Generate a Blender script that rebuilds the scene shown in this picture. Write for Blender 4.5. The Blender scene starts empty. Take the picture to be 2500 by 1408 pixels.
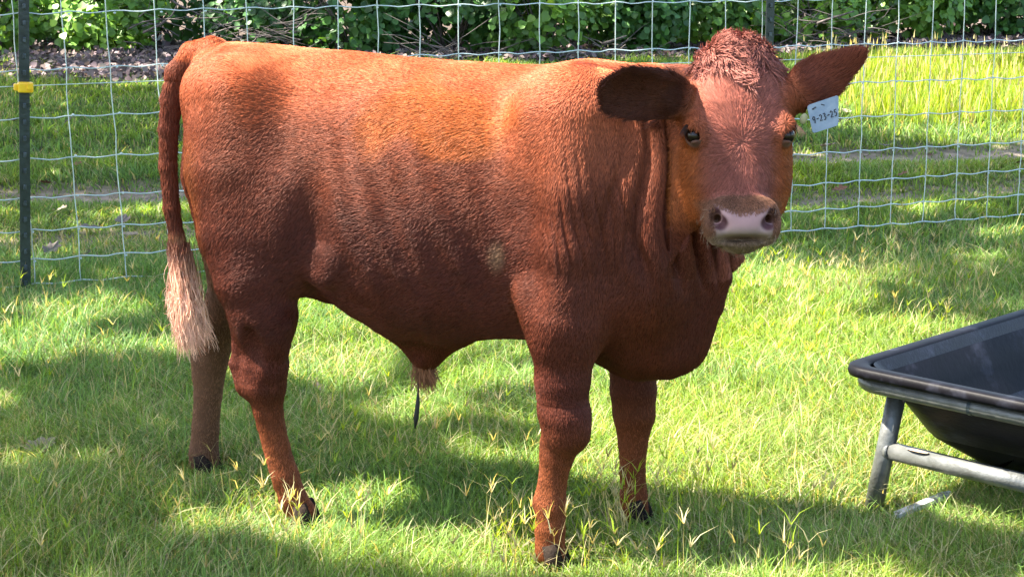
import bpy, bmesh, math, random
import numpy as np
import openvdb as vdb
from mathutils import Vector, Matrix, Quaternion
random.seed(7); RNG = np.random.default_rng(7)
S = bpy.context.scene
C = S.collection

# ------------------------------------------------------------------ camera
CAM_H = 1.30; FPX = 4500.0; PITCH = math.atan(944 / FPX)
cam = bpy.data.cameras.new('camera'); co = bpy.data.objects.new('camera', cam); C.objects.link(co)
co.location = (0, 0, CAM_H); co.rotation_euler = (math.pi / 2 - PITCH, 0, 0)
cam.sensor_width = 36; cam.lens = 36 * FPX / 2500; cam.clip_end = 500; cam.clip_start = 0.05
S.camera = co
# ------------------------------------------------------------------ sky, sun, exposure
SUN = np.array([-0.56, 0.03, 0.82]); SUN /= np.linalg.norm(SUN)
w = bpy.data.worlds.new('World'); S.world = w; w.use_nodes = True
nt = w.node_tree; bg = nt.nodes['Background']
sky = nt.nodes.new('ShaderNodeTexSky'); sky.sky_type = 'NISHITA'; sky.sun_disc = False
sky.sun_elevation = math.asin(SUN[2]); sky.sun_rotation = math.atan2(SUN[0], SUN[1])
sky.air_density = 1.0; sky.dust_density = 2.5; sky.ozone_density = 1.0
nt.links.new(sky.outputs[0], bg.inputs[0]); bg.inputs[1].default_value = 0.10
sl = bpy.data.lights.new('sun', 'SUN'); sl.energy = 5.0; sl.angle = math.radians(0.5); sl.color = (1.0, 0.93, 0.80)
so = bpy.data.objects.new('sun', sl); C.objects.link(so)
so.rotation_euler = Vector(SUN).to_track_quat('Z', 'Y').to_euler()
S.view_settings.view_transform = 'Standard'; S.view_settings.look = 'None'
S.view_settings.gamma = 1; S.view_settings.use_curve_mapping = False
S.view_settings.exposure = 2.75
S.render.engine = 'CYCLES'
cy = S.cycles; cy.use_denoising = True; cy.max_bounces = 6; cy.diffuse_bounces = 3; cy.glossy_bounces = 2
cy.transmission_bounces = 4; cy.transparent_max_bounces = 8; cy.caustics_reflective = False; cy.caustics_refractive = False
S.cycles_curves.shape = 'RIBBONS'; S.cycles_curves.subdivisions = 2

# ------------------------------------------------------------------ measuring helpers (photo pixel -> place in the world)
_F = np.array([0, math.cos(PITCH), -math.sin(PITCH)]); _U = np.array([0, math.sin(PITCH), math.cos(PITCH)]); _C = np.array([0, 0, CAM_H])
def ray(px, py): return _F + (px - 1250) / FPX * np.array([1., 0, 0]) + (704 - py) / FPX * _U
def ground(px, py, z=0.0):
    d = ray(px, py); return _C + (z - CAM_H) / d[2] * d
def aty(px, py, y):
    d = ray(px, py); return _C + y / d[1] * d

# ------------------------------------------------------------------ noise
_lat = RNG.random((64, 64, 64)).astype(np.float32)
def noise(p, f, seed=0):
    q = np.asarray(p, dtype=np.float64) * f + seed * 17.31
    i = np.floor(q).astype(np.int64); u = q - i; u = u * u * (3 - 2 * u)
    r = 0
    for dx in (0, 1):
        wx = u[..., 0] if dx else 1 - u[..., 0]
        for dy in (0, 1):
            wy = u[..., 1] if dy else 1 - u[..., 1]
            for dz in (0, 1):
                wz = u[..., 2] if dz else 1 - u[..., 2]
                r = r + wx * wy * wz * _lat[(i[..., 0] + dx) % 64, (i[..., 1] + dy) % 64, (i[..., 2] + dz) % 64]
    return r
def sstep(a, b, x):
    t = np.clip((x - a) / (b - a), 0, 1); return t * t * (3 - 2 * t)

# ------------------------------------------------------------------ object helpers
def tag(o, label=None, cat=None, group=None, kind=None):
    if label: o['label'] = label
    if cat: o['category'] = cat
    if group: o['group'] = group
    if kind: o['kind'] = kind
    return o
def empty(name, loc=(0, 0, 0), rz=0.0):
    o = bpy.data.objects.new(name, None); C.objects.link(o); o.location = loc; o.rotation_euler = (0, 0, rz)
    o.empty_display_size = 0.1
    return o
def link(name, me, mats, parent=None, smooth=False):
    o = bpy.data.objects.new(name, me); C.objects.link(o)
    for m in (mats if isinstance(mats, (list, tuple)) else [mats]): me.materials.append(m)
    if smooth:
        me.polygons.foreach_set('use_smooth', np.ones(len(me.polygons), dtype=bool))
    if parent: o.parent = parent
    return o
def np_mesh(name, V, loops, sizes, cols=None):
    me = bpy.data.meshes.new(name)
    V = np.asarray(V, dtype=np.float32); loops = np.asarray(loops, dtype=np.int32).ravel(); sizes = np.asarray(sizes, dtype=np.int32)
    me.vertices.add(len(V)); me.vertices.foreach_set('co', V.ravel())
    me.loops.add(len(loops)); me.loops.foreach_set('vertex_index', loops)
    me.polygons.add(len(sizes)); st = np.concatenate([[0], np.cumsum(sizes)[:-1]]).astype(np.int32)
    me.polygons.foreach_set('loop_start', st); me.polygons.foreach_set('loop_total', sizes)
    if cols is not None:
        a = me.color_attributes.new('Col', 'FLOAT_COLOR', 'POINT')
        cc = np.ones((len(V), 4), dtype=np.float32); cc[:, :3] = cols; a.data.foreach_set('color', cc.ravel())
    me.update(calc_edges=True); me.validate()
    return me
class MB:
    def __init__(s): s.bm = bmesh.new()
    def box(s, c, sz, rot=None, bev=0):
        r = bmesh.ops.create_cube(s.bm, size=1); vs = r['verts']
        M = Matrix.Translation(c) @ (rot.to_4x4() if rot else Matrix.Identity(4)) @ Matrix.Diagonal((*sz, 1))
        bmesh.ops.transform(s.bm, matrix=M, verts=vs)
        if bev:
            es = list({e for v in vs for e in v.link_edges}); bmesh.ops.bevel(s.bm, geom=es, offset=bev, segments=2, affect='EDGES', profile=.6)
    def tube(s, pts, rad, seg=10, cap=True):
        pts = [Vector(p) for p in pts]; n = len(pts); rings = []
        rad = [float(q) for q in rad] if isinstance(rad, (list, tuple)) else [float(rad)] * n
        up = None
        for i, p in enumerate(pts):
            t = (pts[min(i + 1, n - 1)] - pts[max(i - 1, 0)]).normalized()
            if up is None:
                up = t.orthogonal().normalized()
            up = (up - t * up.dot(t)).normalized(); sd = t.cross(up)
            rings.append([s.bm.verts.new(p + rad[i] * (math.cos(a) * up + math.sin(a) * sd)) for a in [2 * math.pi * k / seg for k in range(seg)]])
        for a, b in zip(rings, rings[1:]):
            for k in range(seg):
                f = s.bm.faces.new((a[k], a[(k + 1) % seg], b[(k + 1) % seg], b[k])); f.smooth = True
        if cap:
            s.bm.faces.new(rings[0][::-1]); s.bm.faces.new(rings[-1])
    def sphere(s, c, r, sc=(1, 1, 1), rot=None, seg=24):
        q = bmesh.ops.create_uvsphere(s.bm, u_segments=seg, v_segments=seg // 2, radius=r)
        M = Matrix.Translation(c) @ (rot.to_4x4() if rot else Matrix.Identity(4)) @ Matrix.Diagonal((*sc, 1))
        bmesh.ops.transform(s.bm, matrix=M, verts=q['verts'])
        for v in q['verts']:
            for f in v.link_faces: f.smooth = True
    def poly(s, pts): return s.bm.faces.new([s.bm.verts.new(p) for p in pts])
    def build(s, name, mat, parent=None):
        bmesh.ops.recalc_face_normals(s.bm, faces=s.bm.faces)
        me = bpy.data.meshes.new(name); s.bm.to_mesh(me); s.bm.free()
        return link(name, me, mat, parent)

# ------------------------------------------------------------------ materials
def mat(name, col=(.5, .5, .5), rough=.6, metal=0.0, spec=.5):
    m = bpy.data.materials.new(name); m.use_nodes = True
    b = m.node_tree.nodes['Principled BSDF']
    b.inputs['Base Color'].default_value = (*col, 1); b.inputs['Roughness'].default_value = rough
    b.inputs['Metallic'].default_value = metal; b.inputs['Specular IOR Level'].default_value = spec
    return m
def N(m, t, **kw):
    n = m.node_tree.nodes.new(t)
    for k, v in kw.items(): setattr(n, k, v)
    return n
def Lk(m, a, b): m.node_tree.links.new(a, b)
def ramp(m, stops):
    r = N(m, 'ShaderNodeValToRGB'); e = r.color_ramp.elements
    while len(e) < len(stops): e.new(0.5)
    for x, (p, c) in zip(e, stops): x.position = p; x.color = (*c, 1)
    return r
def noisy(name, stops, scale, rough=.6, metal=0.0, bump=0.0, bscale=None, detail=5, spec=.5, coord='Object', stretch=None):
    m = mat(name, rough=rough, metal=metal, spec=spec); b = m.node_tree.nodes['Principled BSDF']
    tc = N(m, 'ShaderNodeTexCoord'); src = tc.outputs[coord]
    if stretch:
        mp = N(m, 'ShaderNodeMapping'); mp.inputs['Scale'].default_value = stretch; Lk(m, src, mp.inputs[0]); src = mp.outputs[0]
    n = N(m, 'ShaderNodeTexNoise'); n.inputs['Scale'].default_value = scale; n.inputs['Detail'].default_value = detail; n.inputs['Roughness'].default_value = .62
    Lk(m, src, n.inputs['Vector'])
    r = ramp(m, stops); Lk(m, n.outputs[0], r.inputs[0]); Lk(m, r.outputs[0], b.inputs['Base Color'])
    if bump:
        n2 = N(m, 'ShaderNodeTexNoise'); n2.inputs['Scale'].default_value = bscale or scale * 3; n2.inputs['Detail'].default_value = 6
        Lk(m, src, n2.inputs['Vector'])
        bp = N(m, 'ShaderNodeBump'); bp.inputs['Strength'].default_value = bump; bp.inputs['Distance'].default_value = .01
        Lk(m, n2.outputs[0], bp.inputs['Height']); Lk(m, bp.outputs[0], b.inputs['Normal'])
    return m
def leafy(name, transl=.45, rough=.5, spec=.35, warm=(1.5, 1.25, .45)):
    """leaf / blade: colour per vertex, light passes through it yellower than it bounces off"""
    m = mat(name, rough=rough, spec=spec); b = m.node_tree.nodes['Principled BSDF']
    at = N(m, 'ShaderNodeAttribute'); at.attribute_name = 'Col'
    Lk(m, at.outputs['Color'], b.inputs['Base Color'])
    tr = N(m, 'ShaderNodeBsdfTranslucent'); mx = N(m, 'ShaderNodeMixShader'); mx.inputs[0].default_value = transl
    mu = N(m, 'ShaderNodeVectorMath', operation='MULTIPLY'); mu.inputs[1].default_value = warm
    Lk(m, at.outputs['Color'], mu.inputs[0]); Lk(m, mu.outputs[0], tr.inputs[0])
    out = m.node_tree.nodes['Material Output']
    Lk(m, b.outputs[0], mx.inputs[1]); Lk(m, tr.outputs[0], mx.inputs[2]); Lk(m, mx.outputs[0], out.inputs[0])
    return m
def furry(name, rough=.45, spec=.35, amt=1.0, sheen=.0):
    m = mat(name, rough=rough, spec=spec); b = m.node_tree.nodes['Principled BSDF']
    at = N(m, 'ShaderNodeAttribute'); at.attribute_name = 'Col'
    Lk(m, at.outputs['Color'], b.inputs['Base Color'])
    if sheen:
        b.inputs['Sheen Weight'].default_value = sheen; b.inputs['Sheen Roughness'].default_value = .4
    return m
M_grass = leafy('grass_blade', .45, .5, .25); M_leaf = leafy('bush_leaf', .35, .42, .5); M_canopy = leafy('tree_leaf', .3)
M_dry = leafy('dry_leaf', .15, .7, .2, (1.1, 1.0, .8))
def _skin_bump(m):
    b = m.node_tree.nodes['Principled BSDF']; tc = N(m, 'ShaderNodeTexCoord'); n = N(m, 'ShaderNodeTexVoronoi'); n.inputs['Scale'].default_value = 260
    bp = N(m, 'ShaderNodeBump'); bp.inputs['Strength'].default_value = .2; bp.inputs['Distance'].default_value = .001
    Lk(m, tc.outputs['Object'], n.inputs['Vector']); Lk(m, n.outputs['Distance'], bp.inputs['Height']); Lk(m, bp.outputs[0], b.inputs['Normal'])
M_fur = furry('red_coat_hair', .6, .25); M_hide = furry('red_coat_hide', .65, .12)
_skin_bump(M_hide)
M_twig = noisy('twig_bark', [(.3, (.045, .036, .032)), (.7, (.15, .125, .12))], 30, .85)
M_bark = noisy('tree_bark', [(.3, (.06, .045, .035)), (.7, (.20, .16, .13))], 12, .9, bump=.8, bscale=20, stretch=(1, 1, .25))
M_wire = noisy('galvanised_wire', [(.3, (.42, .50, .50)), (.7, (.62, .70, .68))], 25, .4, .4)
M_post = noisy('dark_green_post_paint', [(.3, (.008, .016, .014)), (.7, (.03, .045, .042))], 30, .38, 0.1, .2)
M_stud = noisy('worn_post_stud', [(.3, (.02, .03, .035)), (.7, (.09, .115, .13))], 60, .35, .4)
M_yellow = noisy('yellow_plastic', [(.3, (.80, .42, .01)), (.7, (.90, .58, .02))], 40, .35)
M_pipe = noisy('galvanised_pipe', [(.25, (.07, .07, .065)), (.5, (.125, .13, .125)), (.75, (.19, .19, .185))], 18, .45, .5, .25, 60)
M_poly = noisy('black_scuffed_plastic', [(.3, (.002, .002, .0025)), (.56, (.004, .0036, .0055)), (.68, (.020, .021, .030))], 9, .5, 0, .07, 60, spec=.10)
M_lining = noisy('scuffed_dark_lining', [(.3, (.003, .0022, .0035)), (.56, (.005, .0042, .007)), (.68, (.018, .018, .028)), (.80, (.07, .07, .10))], 9, .45, 0, .1, 60, detail=9, spec=.25, stretch=(1, 2.6, 2.6))
M_rust = noisy('muddy_scrape', [(.3, (.20, .13, .08)), (.7, (.42, .33, .24))], 90, .8)
M_white = noisy('flaking_white_paint', [(.38, (.12, .10, .08)), (.48, (.42, .41, .38)), (.8, (.52, .51, .48))], 50, .7)
M_tag = noisy('pale_blue_tag', [(.3, (.17, .23, .31)), (.7, (.27, .33, .40))], 60, .4)
M_ink = mat('black_marker', (.01, .01, .015), .5)
M_buttn = mat('pale_yellow_button', (.42, .40, .20), .5)
M_hoof = noisy('dark_hoof', [(.3, (.010, .008, .007)), (.7, (.03, .021, .016))], 60, .95, spec=.05, bump=.3)
M_eye = mat('dark_wet_eye', (.010, .005, .003), .22, 0, .35)
M_lid = mat('eyelid_skin', (.10, .045, .035), .5)

# ------------------------------------------------------------------ ground
def rut(x, y):
    # two wheel ruts running alongside the fence: 0..1 bareness
    c = y - (8.95 + 0.35 * x + .08 * np.sin(x * 1.7))
    c1 = y - (8.95 + 0.33 * x + .08 * np.sin(x * 1.7)); c2 = y - (7.75 + 0.33 * x + .06 * np.sin(x * 2.1 + 1))
    return np.maximum(np.exp(-(c1 / .30) ** 2), .75 * np.exp(-(c2 / .26) ** 2))
def gz(x, y):
    p = np.stack([np.asarray(x, float), np.asarray(y, float), np.zeros_like(np.asarray(x, float))], -1)
    near = sstep(5.2, 7, np.asarray(y, float))
    return (noise(p, 1.3, 1) - .5) * .05 * near + (noise(p, 5, 2) - .5) * .018 - .03 * rut(x, y) * near
M_ground = mat('soil_and_thatch', rough=.95, spec=.1)
def _g():
    m = M_ground; b = m.node_tree.nodes['Principled BSDF']
    at = N(m, 'ShaderNodeAttribute'); at.attribute_name = 'Col'
    tc = N(m, 'ShaderNodeTexCoord'); n = N(m, 'ShaderNodeTexNoise'); n.inputs['Scale'].default_value = 14; n.inputs['Detail'].default_value = 9; n.inputs['Roughness'].default_value = .7
    Lk(m, tc.outputs['Object'], n.inputs['Vector'])
    r = ramp(m, [(.3, (.45, .45, .45)), (.7, (1.45, 1.4, 1.35))]); Lk(m, n.outputs[0], r.inputs[0])
    mu = N(m, 'ShaderNodeVectorMath', operation='MULTIPLY'); Lk(m, at.outputs['Color'], mu.inputs[0]); Lk(m, r.outputs[0], mu.inputs[1])
    Lk(m, mu.outputs[0], b.inputs['Base Color'])
    bp = N(m, 'ShaderNodeBump'); bp.inputs['Strength'].default_value = .9; bp.inputs['Distance'].default_value = .02
    n3 = N(m, 'ShaderNodeTexNoise'); n3.inputs['Scale'].default_value = 60; n3.inputs['Detail'].default_value = 8
    Lk(m, tc.outputs['Object'], n3.inputs['Vector']); Lk(m, n3.outputs[0], bp.inputs['Height']); Lk(m, bp.outputs[0], b.inputs['Normal'])
_g()
def woodm(x, y):
    q = np.stack([x, y, 0 * np.asarray(x, float)], -1); j = noise(q, 1.5, 8) - .5
    a = sstep(15.0, 15.6, y + j * 1.0 - .36 * np.maximum(x, 0)); b = 1 - sstep(.7, 1.1, np.hypot((x + 2.95) / 1.0, (y - 14.7) / 1.15) + j * .7)
    return np.maximum(a, b)
def grid_coords(lo, hi, fine_lo, fine_hi, step):
    a = np.arange(fine_lo, fine_hi + step / 2, step)
    l = fine_lo - np.geomspace(step, fine_lo - lo, 24)[::-1]; r = fine_hi + np.geomspace(step, hi - fine_hi, 24)
    return np.concatenate([l, a, r])
gx = grid_coords(-120, 120, -6, 7, .06); gy = grid_coords(-40, 200, 2, 20, .06)
X, Y = np.meshgrid(gx, gy, indexing='ij'); Z = gz(X, Y)
nx, ny = X.shape
P = np.stack([X, Y, 0 * X], -1)
soil = np.array([.060, .075, .026]); dirt = np.array([.30, .24, .19]); wood = np.array([.08, .062, .05])
rr = (rut(X, Y) * sstep(.25, .6, noise(P, 2.2, 5) * .5 + noise(P, 9, 6) * .5 + .12))[..., None]
ww = woodm(X, Y)[..., None]
gc = soil * (1 - rr) + dirt * rr; gc = gc * (1 - ww) + wood * ww
idx = np.arange(nx * ny).reshape(nx, ny)
Q = np.stack([idx[:-1, :-1], idx[1:, :-1], idx[1:, 1:], idx[:-1, 1:]], -1).reshape(-1, 4)
me = np_mesh('ground', np.stack([X, Y, Z], -1).reshape(-1, 3), Q, np.full(len(Q), 4), gc.reshape(-1, 3))
tag(link('ground', me, M_ground, smooth=True), 'grassy soil with two worn wheel ruts beyond the fence', kind='structure')

# ------------------------------------------------------------------ grass
def wob(n, lo, hi): return RNG.uniform(lo, hi, n)
def blade_mesh(P, h, wd, yaw, lean, curl, col, tipc, segs):
    """P (n,3) roots; lean horizontal reach / h"""
    n = len(P); k = segs
    dirx = np.cos(yaw); diry = np.sin(yaw)
    fa = yaw + RNG.normal(0, .9, n) + math.pi / 2
    sx = np.cos(fa); sy = np.sin(fa)
    Vs = []; Cs = []
    for i in range(k + 1):
        t = i / k
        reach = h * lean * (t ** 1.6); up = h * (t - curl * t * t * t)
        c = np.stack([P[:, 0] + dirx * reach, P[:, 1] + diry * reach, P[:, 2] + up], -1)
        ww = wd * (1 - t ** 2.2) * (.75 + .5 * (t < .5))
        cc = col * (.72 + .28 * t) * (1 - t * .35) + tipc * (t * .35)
        if i < k:
            Vs += [c - np.stack([sx, sy, 0 * sx], -1) * ww[:, None] / 2, c + np.stack([sx, sy, 0 * sx], -1) * ww[:, None] / 2]
            Cs += [cc, cc]
        else:
            Vs.append(c); Cs.append(cc)
    m = 2 * k + 1
    V = np.stack(Vs, 1).reshape(-1, 3); CC = np.stack(Cs, 1).reshape(-1, 3)
    b = (np.arange(n) * m)[:, None]
    loops = []; 
    quads = np.concatenate([b + np.array([[2 * i, 2 * i + 1, 2 * i + 3, 2 * i + 2]]) for i in range(k - 1)], 1) if k > 1 else np.zeros((n, 0), int)
    tri = b + np.array([[2 * k - 2, 2 * k - 1, 2 * k]])
    L = np.concatenate([quads, tri], 1)
    sizes = np.tile(np.array([4] * (k - 1) + [3]), n)
    return V, L.ravel(), sizes, CC
def scatter(n, y0, y1, margin=.55):
    """random ground points in the strip the camera looks along, with a margin at its sides"""
    out = []
    while sum(len(a) for a in out) < n:
        y = RNG.uniform(y0, y1, n); hw = lambda v: v * .283 + margin
        x = RNG.uniform(-hw(y1), hw(y1), n); ok = np.abs(x) < hw(y)
        out.append(np.stack([x[ok], y[ok], 0 * x[ok]], -1))
    return np.concatenate(out)[:n]
def join(parts):
    off = 0; V = []; Lp = []; Sz = []; Cc = []
    for v, l, s, c in parts:
        V.append(v); Lp.append(l + off); Sz.append(s); Cc.append(c); off += len(v)
    return np.concatenate(V), np.concatenate(Lp), np.concatenate(Sz), np.concatenate(Cc)
G1 = np.array([.110, .225, .036]); G2 = np.array([.205, .290, .020]); G3 = np.array([.080, .190, .105]); ST = np.array([.50, .44, .24])
def grass_cols(P, straw=.08):
    n = len(P); a = noise(P, .9, 11)[:, None]; b = noise(P, 3.1, 12)[:, None]; r = RNG.random((n, 1))
    c = G1 * (1 - a) + G2 * a
    c = c * (1 - .5 * b) + G3 * .5 * b
    c = c * RNG.uniform(.5, 1.5, (n, 1))
    s = (r < straw * (.4 + 1.6 * noise(P, 2.0, 14)[:, None]))
    return np.where(s, ST * RNG.uniform(.6, 1.1, (n, 1)), c)
def tall_patch(P):  # ungrazed grass at the right, beyond the track
    g = ground(2250, 240); return sstep(0, .5, P[:, 0] - (1.9 + (P[:, 1] - 10) * .05)) * sstep(10.6, 11.2, P[:, 1]) * (1 - sstep(14.4, 15.6, P[:, 1]))
parts = []
def add_grass(n, y0, y1, hlo, hhi, wlo, whi, segs, straw=.08, margin=.55):
    P = scatter(n, y0, y1, margin)
    # tufts: pull blades to tuft centres
    k = max(1, n // 14); T = P[RNG.integers(0, n, n) % k]
    sel = RNG.random(n) < .55
    P[sel] = T[sel] + RNG.normal(0, .018 + .002 * y0, (sel.sum(), 3)) * [1, 1, 0]
    bare = rut(P[:, 0], P[:, 1]) * sstep(.3, .6, noise(P, 2.2, 5) * .5 + noise(P, 9, 6) * .5 + .12) + woodm(P[:, 0], P[:, 1]) * .97
    P = P[RNG.random(len(P)) > bare * .93]
    n = len(P); P[:, 2] = gz(P[:, 0], P[:, 1]) - .004
    dens = noise(P, 1.6, 21) * .6 + noise(P, 5, 22) * .4
    h = RNG.uniform(hlo, hhi, n) * (.62 + .8 * dens) * np.where(RNG.random(n) < .06, 1.35, 1)
    h *= 1 - .5 * np.clip(rut(P[:, 0], P[:, 1]), 0, 1)
    for fx, fy, fr in ((-.445, 3.75, .16), (.076, 3.47, .15), (-.709, 4.07, .13), (.259, 3.75, .13), (.78, 3.80, .16)):
        h *= 1 - .55 * np.exp(-(((P[:, 0] - fx) ** 2 + (P[:, 1] - fy) ** 2) / fr ** 2))
    tp = tall_patch(P); h *= 1 + 1.2 * tp * RNG.random(n)
    yaw = noise(P, 2.4, 31) * 4 * math.pi + RNG.normal(0, 1.7, n)
    lean = np.abs(RNG.normal(.5, .5, n)) * (1 - .5 * tp); curl = RNG.uniform(.05, .5, n) * (1 - .6 * tp)
    col = grass_cols(P, straw) ; yl = (tp * .7)[:, None]; col = col * (1 - yl) + col * np.array([1.35, 1.15, .8]) * yl  # tall patch tinted yellower and brighter
    parts.append(blade_mesh(P, h, RNG.uniform(wlo, whi, n), yaw, lean, curl, col, np.minimum(col * 1.5 + .02, .6), segs))
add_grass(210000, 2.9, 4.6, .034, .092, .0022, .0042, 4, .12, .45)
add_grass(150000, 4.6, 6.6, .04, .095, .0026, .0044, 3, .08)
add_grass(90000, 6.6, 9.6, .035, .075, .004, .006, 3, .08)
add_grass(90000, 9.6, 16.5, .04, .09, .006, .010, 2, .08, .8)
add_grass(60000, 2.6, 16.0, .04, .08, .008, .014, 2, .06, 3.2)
def thatch(n, y0, y1):
    P = scatter(n, y0, y1, .5); P = P[noise(P, 2.6, 25) > .48]; n = len(P); P[:, 2] = gz(P[:, 0], P[:, 1]) + RNG.uniform(.0, .035, n)
    parts.append(blade_mesh(P, RNG.uniform(.012, .03, n), RNG.uniform(.0018, .0034, n), RNG.uniform(0, 6.28, n), RNG.uniform(1.5, 4.0, n), np.zeros(n), np.array([.36, .30, .18]) * RNG.uniform(.4, 1.3, (n, 1)), np.tile(np.array([.42, .36, .22]), (n, 1)), 2))
def wisps(n, y0, y1):
    P = scatter(n, y0, y1, .5); P = P[noise(P, 1.8, 27) > .42]
    for fx, fy, fr in ((-.445, 3.75, .16), (.076, 3.47, .15), (-.709, 4.07, .13), (.259, 3.75, .13), (.78, 3.80, .16)): P = P[np.hypot(P[:, 0] - fx, P[:, 1] - fy + .06) > fr * .8]
    n = len(P); P[:, 2] = gz(P[:, 0], P[:, 1]); c = grass_cols(P, .3) * 1.15
    parts.append(blade_mesh(P, RNG.uniform(.06, .125, n), RNG.uniform(.0016, .003, n), RNG.uniform(0, 6.28, n), np.abs(RNG.normal(.9, .5, n)), RNG.uniform(.1, .7, n), c, np.minimum(c * 1.5, .6), 4))
wisps(26000, 3.0, 5.2); wisps(14000, 5.2, 7.5)
thatch(16000, 2.9, 5.2); thatch(12000, 5.2, 9.5)
V, Lp, Sz, Cc = join(parts)
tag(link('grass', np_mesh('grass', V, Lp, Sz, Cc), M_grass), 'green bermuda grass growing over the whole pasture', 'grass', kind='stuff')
# tall ungrazed grass with seed spikes beyond the track, right
def tall_grass(n):
    P = scatter(n * 4, 11.0, 15.4, .8); P = P[RNG.random(len(P)) < tall_patch(P)][:n]; n = len(P)
    P[:, 2] = gz(P[:, 0], P[:, 1])
    sp = RNG.random(n) < .05
    h = RNG.uniform(.10, .21, n); h[sp] = RNG.uniform(.20, .30, sp.sum())
    col = np.where(RNG.random((n, 1)) < .22, ST, G2 * 1.15) * RNG.uniform(.7, 1.2, (n, 1))
    a = blade_mesh(P, h, RNG.uniform(.006, .011, n), RNG.uniform(0, 6.28, n), np.abs(RNG.normal(.2, .15, n)), RNG.uniform(0, .25, n), col, col * 1.3, 3)
    Q = P[sp] + np.stack([0 * P[sp, 0], 0 * P[sp, 0], h[sp] * .8], -1); k = len(Q)
    b = blade_mesh(Q, RNG.uniform(.04, .08, k), np.full(k, .012), RNG.uniform(0, 6.28, k), np.full(k, .12), np.full(k, .05), np.tile(ST * 1.1, (k, 1)), np.tile(ST * 1.2, (k, 1)), 2)
    return join([a, b])
V, Lp, Sz, Cc = tall_grass(9000)
tag(link('tall_grass', np_mesh('tall_grass', V, Lp, Sz, Cc), M_grass), 'tall yellow-green seeding grass beyond the wheel ruts at right', 'grass', kind='stuff')
# seed stalks with forked finger heads
def seed_stalks():
    pts = []
    def reg(n, x0, x1, y0, y1):
        for _ in range(n): pts.append(ground(random.uniform(x0, x1), random.uniform(y0, y1)))
    reg(90, 1230, 2050, 1310, 1500); reg(35, 640, 900, 1250, 1400); reg(45, 0, 1200, 1150, 1500); reg(30, 1480, 1560, 1290, 1340); reg(25, 1180, 1420, 1340, 1420); reg(30, 1450, 1800, 1190, 1300)
    reg(260, 1780, 2420, 700, 850); reg(60, 1750, 2100, 860, 1080); reg(60, 0, 420, 720, 1000); reg(60, 720, 1300, 1000, 1200); reg(60, 1900, 2500, 560, 720)
    parts = []
    for p in pts:
        p = p.copy(); p[2] = gz(np.array([p[0]]), np.array([p[1]]))[0]
        h = random.uniform(.07, .16); yaw = random.uniform(0, 6.28); ln = random.uniform(.05, .5); cu = random.uniform(0, .15)
        c = (ST * random.uniform(.75, 1.25) if random.random() < .7 else G2 * 1.5)[None]
        P1 = p[None]
        parts.append(blade_mesh(P1, np.array([h]), np.array([.0023]), np.array([yaw]), np.array([ln]), np.array([cu]), c, c, 3))
        top = p + np.array([math.cos(yaw) * h * ln * .93, math.sin(yaw) * h * ln * .93, h * (1 - cu) * .965]); k = random.choice([2, 3, 4, 4, 5])
        parts.append(blade_mesh(np.tile(top, (k, 1)), RNG.uniform(.025, .048, k), np.full(k, .0028), yaw + np.linspace(-1.6, 1.6, k) + RNG.normal(0, .5, k), RNG.uniform(.4, 1.3, k), RNG.uniform(0, .3, k), np.tile(c, (k, 1)), np.tile(c * 1.1, (k, 1)), 2))
    return join(parts)
V, Lp, Sz, Cc = seed_stalks()
tag(link('seed_stalks', np_mesh('seed_stalks', V, Lp, Sz, Cc), M_grass), 'straw coloured forked seed stalks standing above the grass', 'grass seed', kind='stuff')

# ------------------------------------------------------------------ woven wire fence
FA = aty(61, 700, 6.08) * [1, 1, 0]; FB = np.array([2.06, 7.51, 0]); fu = (FB - FA) / np.linalg.norm(FB - FA)
fence = empty('wire_fence', tuple(FA)); tag(fence, 'pale galvanised woven wire stock fence behind the young bull', 'fence')
def fpt(s, z): return fu * s + np.array([0, 0, z])
wz = [.036, .115, .215, .330, .465, .603, .757, .936, 1.12]
mb = MB(); rnd = random.Random(3)
smin, smax = -2.3, 7.4
vs0 = .036
verts_s = [vs0 + .1524 * k for k in range(-15, 48)]
for wi, z in enumerate(wz):
    pts = []; s = smin
    while s < smax:
        kph = (s - vs0) / .1524
        pts.append(fpt(s, z + .0035 * math.cos(2 * math.pi * kph * 1.0) + .006 * math.sin(s * 1.3 + wi) + rnd.uniform(-.0012, .0012))); s += .030
    mb.tube(pts, .0022 if wi not in (0, 8) else .0026, 5, False)
for s in verts_s:
    pts = []; lean = rnd.uniform(-.004, .004)
    if s < 1: lean -= .018 * (1 - s)
    for a, b in zip(wz, wz[1:]):
        for t in (0, .5): pts.append(fpt(s + lean * (a + (b - a) * t) / .5 + rnd.uniform(-.003, .003), a + (b - a) * t) + np.array([0, -.003, 0]))
    pts.append(fpt(s, wz[-1]))
    mb.tube(pts, .0019, 5, False)
for s in verts_s:
    for z in wz[1:]: mb.sphere(fpt(s + rnd.uniform(-.002, .002), z), .0042, (1.3, 1, 1), seg=6)
mb.build('woven_mesh', M_wire, fence)
mb = MB(); mb.tube([fpt(s, .706 + .004 * math.sin(s * 1.1)) + np.array([0, -.022, 0]) for s in np.arange(smin, smax, .15)], .0016, 5, False)
mb.build('electric_strand', M_wire, fence)
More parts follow.
